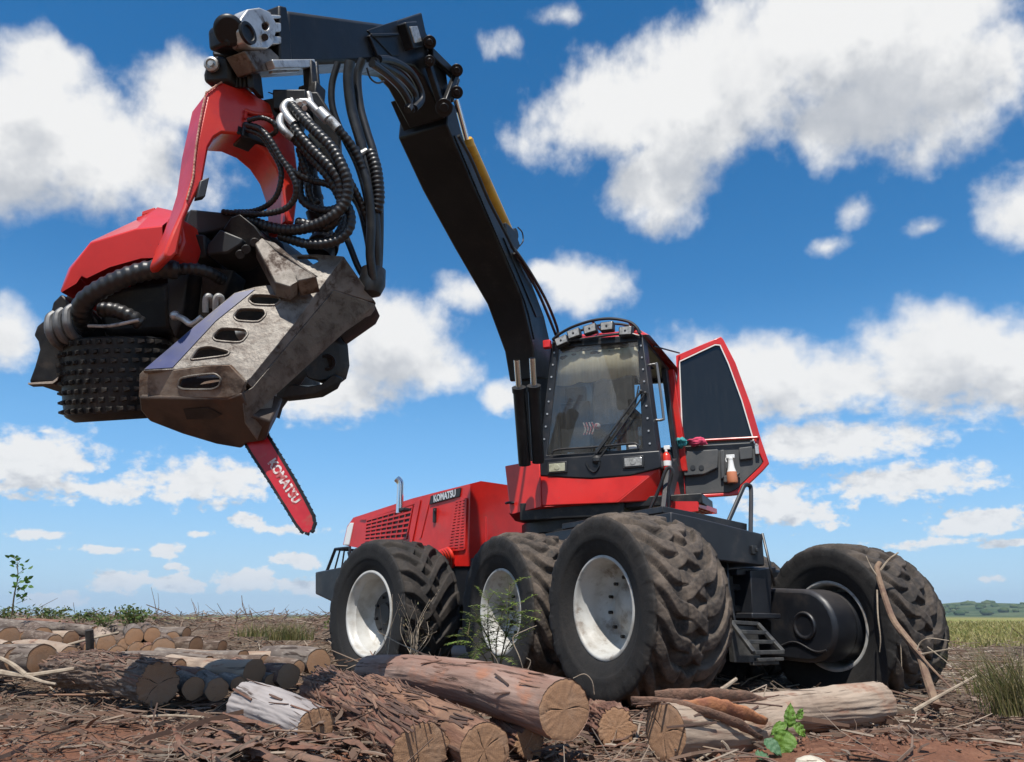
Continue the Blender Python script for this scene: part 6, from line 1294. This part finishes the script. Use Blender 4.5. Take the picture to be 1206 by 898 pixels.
# pale stone by the leafy seedling
b = MB(); c = onto(957, 890, .015); b.ball(c, .055, 18, sc=(1.2, .9, .55))
b.v = [tuple(c + (V(p) - c) * (1 + .35 * noise.noise((V(p) - c) * 25))) for p in b.v]; tag(b.build('stone', mat('pale_stone', (.58, .53, .42), (.45, .39, .30), 20, rough=.85, bump=.4), None), 'pale cream stone at the bottom edge beside the leafy seedling', 'stone')
# ================================================================== PLANTS
def leafmat(name, cols): 
    m = mat(name, cols[0], None, rough=.55, islands=cols, spec=.35); T = NT(m.node_tree); b_ = T.n['Principled BSDF']
    tr = T.node('ShaderNodeBsdfTranslucent'); mx = T.node('ShaderNodeMixShader'); mx.inputs[0].default_value = .3
    src = b_.inputs['Base Color'].links[0].from_socket; T.l.new(src, tr.inputs[0]); T.l.new(b_.outputs[0], mx.inputs[1]); T.l.new(tr.outputs[0], mx.inputs[2]); T.l.new(mx.outputs[0], T.n['Material Output'].inputs[0]); return m
GRN = leafmat('fresh_green_leaf', ((.07, .16, .025), (.10, .20, .03), (.05, .12, .02)))
BIG = translucent(mat('broad_leaf', (.15, .27, .035), (.10, .20, .028), 20, lo=.3, hi=.7, rough=.5, dirt=(.20, .17, .07), dsc=22, dlo=.55, dhi=.7, damt=.7, bump=.5, bsc=90), .3)
FERN = leafmat('feathery_green_leaf', ((.16, .26, .05), (.24, .33, .07), (.11, .19, .04), (.30, .31, .10)))
SHR = leafmat('shrub_leaf', ((.06, .12, .025), (.09, .15, .035), (.15, .15, .045), (.045, .085, .02)))
GRS = leafmat('grass_blade', ((.07, .10, .025), (.15, .15, .05), (.28, .22, .10), (.05, .08, .02), (.33, .26, .14)))
STEM = mat('plant_stem', (.16, .12, .06), (.10, .09, .04), 12, rough=.8)
def leaf(b, p, d, nrm, L, w_, fold=.25, n=3):
    d = V(d).normalized(); u = d.cross(V(nrm)).normalized(); v = u.cross(d); sh = ((0, 0), (.25, .8), (.5, 1), (.78, .6), (1, 0)) if n > 2 else ((0, 0), (.45, 1), (1, 0))
    vs = []; 
    for t, k in sh:
        c = V(p) + d * L * t - v * (L * .18 * t * t); vs += [c - u * w_ * k * .5 + v * fold * w_ * k, c, c + u * w_ * k * .5 + v * fold * w_ * k]
    b.add(vs, [q for i in range(len(sh) - 1) for q in ((i * 3, i * 3 + 1, i * 3 + 4, i * 3 + 3), (i * 3 + 1, i * 3 + 2, i * 3 + 5, i * 3 + 4))])
RP_ = random.Random(77)
def rdir(up=.3): a = RP_.random() * 6.283; e = RP_.uniform(-.3, 1) * .9 + up * .3; return V((math.cos(a) * math.cos(e), math.sin(a) * math.cos(e), math.sin(e)))
def fern(px, py, d, stems, lab, H, cols=FERN, leafL=.025, frond=.24):
    """bushy plant with feathery fronds in which every leaflet is a face"""
    base = onto(px, py) if d is None else at(px, py, d); t = thing('fern_bush', base, lab, 'plant'); bs = MB(); bl = MB()
    for (sx, sy, sd) in stems:
        tip = at(sx, sy, sd); mid = base.lerp(tip, .5) + V((RP_.uniform(-.03, .03), 0, .03)); bs.tube([base, mid, tip], .006, 6, res=5, taper=.002)
        for k in range(H):
            s_ = .35 + .65 * k / max(1, H - 1); q = base.lerp(mid, s_ * 2) if s_ < .5 else mid.lerp(tip, s_ * 2 - 1); fd = rdir(.5); fl = frond * RP_.uniform(.6, 1.15) * (1.15 - .5 * s_)
            e = q + fd * fl - Z * fl * .15; bs.tube([q, q.lerp(e, .5) + Z * fl * .08, e], .0016, 4, res=2, taper=.0006)
            m_ = int(fl / .013)
            for j in range(2, m_):
                u = j / m_; c = q.lerp(e, u) + Z * fl * .08 * math.sin(u * math.pi); sd_ = fd.cross(Z).normalized()
                for sg in (-1, 1): leaf(bl, c, sd_ * sg + fd * .35 + Z * RP_.uniform(-.2, .3), Z, leafL * RP_.uniform(.7, 1.5) * (1.2 - .7 * u) * 1.8, leafL * .55, 0, 2)
    bs.build('stem', STEM, t, weld=False, join=True); bl.build('foliage', cols, t, weld=False, join=True, sharp=180); return t
fern(585, 800, 5.2, [(560, 722, 5.3), (575, 705, 5.3), (600, 690, 5.35), (612, 712, 5.3), (548, 745, 5.2), (592, 720, 5.2), (620, 735, 5.2)], 'feathery green fern-like bush growing before the middle wheel', 17, frond=.27)
t = thing('dry_weed', at(490, 772, 5.6), 'brown dried weed standing before the rear wheel', 'plant'); b = MB(); bl = MB()
for k in range(16):
    q = at(490 + RP_.uniform(-8, 8), 774, 5.6); e = at(490 + RP_.uniform(-30, 34), RP_.uniform(690, 745), 5.6 + RP_.uniform(-.2, .2)); m_ = q.lerp(e, .5) + V((RP_.uniform(-.06, .06), 0, .02)); b.tube([q, m_, e], .0035, 5, res=4, taper=.0012)
    for j in range(8): s_ = RP_.uniform(.4, 1); c = q.lerp(e, s_); leaf(bl, c, rdir(), Z, .03, .009, .1, 2)
b.build('stem', STKP, t, weld=False, join=True); bl.build('dry_leaves', mat('dry_leaf', (.16, .10, .05), None, rough=.8, islands=((.17, .12, .05), (.10, .06, .035), (.13, .14, .05))), t, weld=False, join=True)
stick('bare_stem', [(((452, 795, 5.4), (458, 760, 5.5), (462, 725, 5.5), (462, 700, 5.5)), .004, .002), (((456, 770, 5.5), (450, 740, 5.5), (447, 712, 5.5)), .003, .001), (((460, 740, 5.5), (468, 718, 5.5), (474, 700, 5.5)), .003, .001)], STKP, 'thin bare forked stem rising before the white rim of the rear wheel', 'plant')
stick('bare_stem', [(((520, 790, 5.0), (500, 772, 5.1), (470, 758, 5.2), (455, 750, 5.25)), .004, .003), (((520, 790, 5.0), (512, 780, 5.0), (505, 768, 5.0)), .004, .002)], STKP, 'thin arching twig behind the far end of the longest log', 'plant')
stick('bare_stem', [(((618, 796, 4.9), (612, 775, 4.9), (604, 752, 4.95), (620, 742, 4.95), (632, 737, 5.0)), .004, .002), (((590, 795, 4.9), (585, 778, 4.9), (578, 768, 4.9)), .004, .002), (((618, 796, 4.9), (625, 780, 4.9), (620, 775, 4.9)), .004, .002)], STKP, 'zigzag bare stem before the rim of the middle wheel', 'plant')
stick('bare_stem', [(((700, 818, 4.3), (697, 802, 4.3), (688, 794, 4.3), (675, 799, 4.3)), .0035, .002)], STKP, 'small hooked dry stem at the foot of the nearest wheel', 'plant')
# young sapling at far left
base = at(14, 724, 9.0); t = thing('sapling', base, 'slender young sapling with a few leaf clumps at the far left', 'sapling'); b = MB(); P = [base, at(17, 700, 9.0), at(21, 680, 9.0), at(20, 662, 9.0)]; b.tube(P, .010, 6, res=5, taper=.004)
bl = MB()
for (x, y, s_) in ((14, 656, 1), (23, 661, 1.6), (19, 667, .9), (27, 672, 1), (20, 681, 1.3), (29, 683, 1.4), (25, 693, 1.2), (18, 699, 1.4), (27, 702, .8), (32, 706, 1.2), (22, 690, 1)):
    c = at(x, y, 9.0 + RP_.uniform(-.1, .1)); b.tube([at(20 - (y - 690) * .03, y + 5, 9.0), c], .003, 4, res=1)
    for j in range(int(4 * s_)): leaf(bl, c + V((RP_.uniform(-.04, .04), RP_.uniform(-.05, .05), RP_.uniform(-.03, .03))) * s_, rdir(-.3), rdir(), .065, .045, .15)
b.build('trunk', STEM, t, weld=False, join=True); bl.build('foliage', GRN, t, weld=False, join=True)
# low shrubs along the left bank
def shrub(px, py, d, wpx, hpx, n, lab, mt=SHR, L=.07, name='low_shrub'):
    base = at(px, py, d); sc_ = d / 900; t = thing(name, base, lab, 'shrub', 'low green shrubs on the left bank'); n = int(n * .7); hpx *= .85; L *= .75; b = MB(); bl = MB()
    for k in range(max(4, n // 16)):
        a = RP_.uniform(-1, 1); e = base + V((a * wpx * sc_ * .5, RP_.uniform(-.3, .3), hpx * sc_ * RP_.uniform(.5, 1.0) * (1 - .4 * abs(a)))); b.tube([base + V((a * wpx * sc_ * .15, 0, -.03)), base.lerp(e, .55) + V((0, 0, .03)), e], .006, 5, res=3, taper=.002)
        for j in range(16): s_ = RP_.uniform(.35, 1.02); leaf(bl, base.lerp(e, s_) + V((RP_.gauss(0, .04), RP_.gauss(0, .05), RP_.gauss(0, .03))), rdir(), rdir(), L * RP_.uniform(.6, 1.2), L * .42, .2)
    b.build('stem', STEM, t, weld=False, join=True); bl.build('foliage', mt, t, weld=False, join=True)
for a in ((8, 727, 10, 30, 14, 200, 'low shrub at the foot of the slender sapling'), (55, 728, 10.5, 50, 16, 320, 'spreading low shrub right of the sapling'), (95, 731, 9.5, 40, 14, 200, 'yellowish small shrub at the middle of the bank'), (152, 734, 8.8, 46, 22, 420, 'darkest leafy bush above the small log pile'), (125, 736, 9.2, 40, 12, 200, 'small shrub just left of the darkest bush'), (392, 742, 9.5, 22, 20, 120, 'small shrub against the back of the rear wheel')): shrub(*a)
def tuft(px, py, d, n, hpx, wpx, lab, mt=GRS, lean=0, cat='grass', name='grass_tuft', wd=.006):
    base = at(px, py, d); sc_ = d / 900; t = thing(name, base, lab, cat); bl = MB()
    for k in range(n):
        q = base + V((RP_.gauss(0, .33) * wpx * sc_ * .5, RP_.uniform(-.12, .12), -.02)); h = hpx * sc_ * RP_.uniform(.35, 1.0); dx = RP_.gauss(lean, .4) * h; dy = RP_.gauss(0, .3) * h; u = V((RP_.uniform(-1, 1), RP_.uniform(-1, 1), 0)).normalized() * wd; vs = []
        for s_ in (0, .35, .7, 1): c = q + V((dx * s_ * s_, dy * s_ * s_, h * s_ * (1 - .15 * s_))); vs += [c - u * (1 - s_ * .9), c + u * (1 - s_ * .9)]
        bl.add(vs, [(0, 1, 3, 2), (2, 3, 5, 4), (4, 5, 7, 6)])
    bl.build('blades', mt, t, weld=False, join=True); return t
tuft(1198, 838, 4.6, 420, 105, 100, 'tall tuft of green and straw-coloured grass at the right edge', lean=-.2, wd=.0034)
tuft(1165, 815, 5.4, 90, 55, 80, 'thinner grass tuft left of the tall one', lean=-.3, wd=.004)
tuft(338, 752, 8.6, 420, 26, 80, 'yellow-green clump of grass behind the log left of the rear wheel', wd=.005)
tuft(300, 748, 9.5, 160, 22, 60, 'sparser clump of grass on the left bank beside the yellow-green one', wd=.005)
for i, (x, y, h, lab) in enumerate(((185, 726, 34, 'taller leaning dry stalk on the left skyline'), (232, 729, 24, 'dry stalk right of the leaning one on the skyline'), (292, 730, 22, 'dry stalk nearest the rear wheel on the skyline'))):
    stick('dry_stalk', [(((x, y, 11), (x - 3, y - h * .5, 11), (x - 7, y - h, 11)), .006, .002), (((x, y, 11), (x + 2, y - h * .4, 11), (x + 1, y - h * .8, 11)), .004, .002)], STK, lab, 'plant')
# grass in the field beyond the slash on the right
R3 = np.random.RandomState(12); v = []; f = []
for k in range(16000):
    r = 19 * (85 / 19) ** R3.rand(); a = R3.uniform(.42, .82); x, y = r * math.sin(a), r * math.cos(a)
    if noise.noise(V((x * .15, y * .15, 3))) + (r - 22) * .12 < -.1: continue
    h = R3.uniform(.06, .20) * (1 + r * .006); w_ = .006 + r * .0007; th = R3.rand() * 3.14; ux, uy = math.cos(th) * w_, math.sin(th) * w_; lx, ly = R3.normal(0, .1, 2); g = gh(x, y); o = len(v)
    v += [(x - ux, y - uy, g - .02), (x + ux, y + uy, g - .02), (x + lx * .4 + ux * .6, y + ly * .4 + uy * .6, g + h * .6), (x + lx * .4 - ux * .6, y + ly * .4 - uy * .6, g + h * .6), (x + lx, y + ly, g + h)]; f += [(o, o + 1, o + 2, o + 3), (o + 3, o + 2, o + 4)]
me = bpy.data.meshes.new('field_grass'); me.from_pydata(v, [], f); me.materials.append(leafmat('dry_field_grass', ((.24, .23, .07), (.31, .25, .10), (.18, .20, .05), (.36, .29, .14)))); o = bpy.data.objects.new('field_grass', me); COL.objects.link(o); tag(o, 'yellow-green grass of the field beyond the far front wheel', 'grass', kind='stuff')
# leafy seedling in the right foreground
base = onto(920, 888); t = thing('seedling', base, 'bright green broad-leaved seedling in the red earth at the bottom edge', 'seedling'); b = MB(); b.tube([base - Z * .03, at(924, 868, 3.45), at(934, 842, 3.45)], .006, 6, res=4, taper=.003); b.tube([base - Z * .03, at(908, 882, 3.35)], .005, 6, res=1); b.build('stem', STEM, t, weld=False, join=True)
for (q, e, w_, nr) in (((930, 856, 3.44), (931, 828, 3.46), .052, (-.35, -1, .1)), ((935, 853, 3.43), (951, 868, 3.40), .05, (.35, -1, .15)), ((925, 852, 3.44), (908, 864, 3.40), .045, (-.3, -1, .5)), ((927, 862, 3.4), (919, 891, 3.34), .10, (-.15, -1, .15)), ((901, 872, 3.36), (922, 888, 3.30), .06, (-.1, -.8, .7)), ((938, 846, 3.46), (949, 834, 3.5), .035, (.3, -1, .1)), ((892, 893, 3.27), (906, 886, 3.31), .055, (0, -.6, .9))):
    b = MB(); p0, p1 = at(*q), at(*e); dd = (p1 - p0); L = dd.length; dd.normalize(); u = dd.cross(V(nr)).normalized(); v = u.cross(dd); NU, NV = 14, 6; vs = []
    for i in range(NU + 1):
        t_ = i / NU; ww = w_ * .5 * (math.sin(math.pi * t_ ** .8) ** .8) * (1 + .06 * math.sin(t_ * 31 + q[0]))
        for j in range(-NV, NV + 1):
            s_ = j / NV; vs.append(p0 + dd * (L * (t_ - .05 * s_ * s_)) + u * ww * s_ + v * (abs(s_) * ww * .35 - L * .25 * t_ * t_ + .004 * math.sin(t_ * 26 - abs(s_) * 5) * (abs(s_) > .05) + .006 * noise.noise(V((t_ * 4, s_ * 3, q[0])))))
    mm = 2 * NV + 1; b.add(vs, [(i * mm + j, i * mm + j + 1, (i + 1) * mm + j + 1, (i + 1) * mm + j) for i in range(NU) for j in range(mm - 1)])
    b.build('leaf', BIG if q[0] > 905 else (bpy.data.materials.get('bluish_leaf') or leafmat('bluish_leaf', ((.085, .18, .085), (.11, .21, .11)))), t, sharp=180)
# ================================================================== HAZE
b = MB(); b.box((0, 400, 58), ((1, 0, 0), (0, 1, 0), (0, 0, 1)), (4700, 5000, 62))
hm = bpy.data.materials.new('haze'); hm.use_nodes = True; T = NT(hm.node_tree); T.n.remove(T.n['Principled BSDF']); vol = T.node('ShaderNodeVolumePrincipled')
vol.inputs['Color'].default_value = (.62, .80, .97, 1); vol.inputs['Density'].default_value = .00022; vol.inputs['Anisotropy'].default_value = .0
T.l.new(vol.outputs[0], T.n['Material Output'].inputs['Volume'])
o = b.build('haze', hm, None); o['kind'] = 'stuff'; o['label'] = 'thin pale blue haze over the far land'; o['category'] = 'haze'
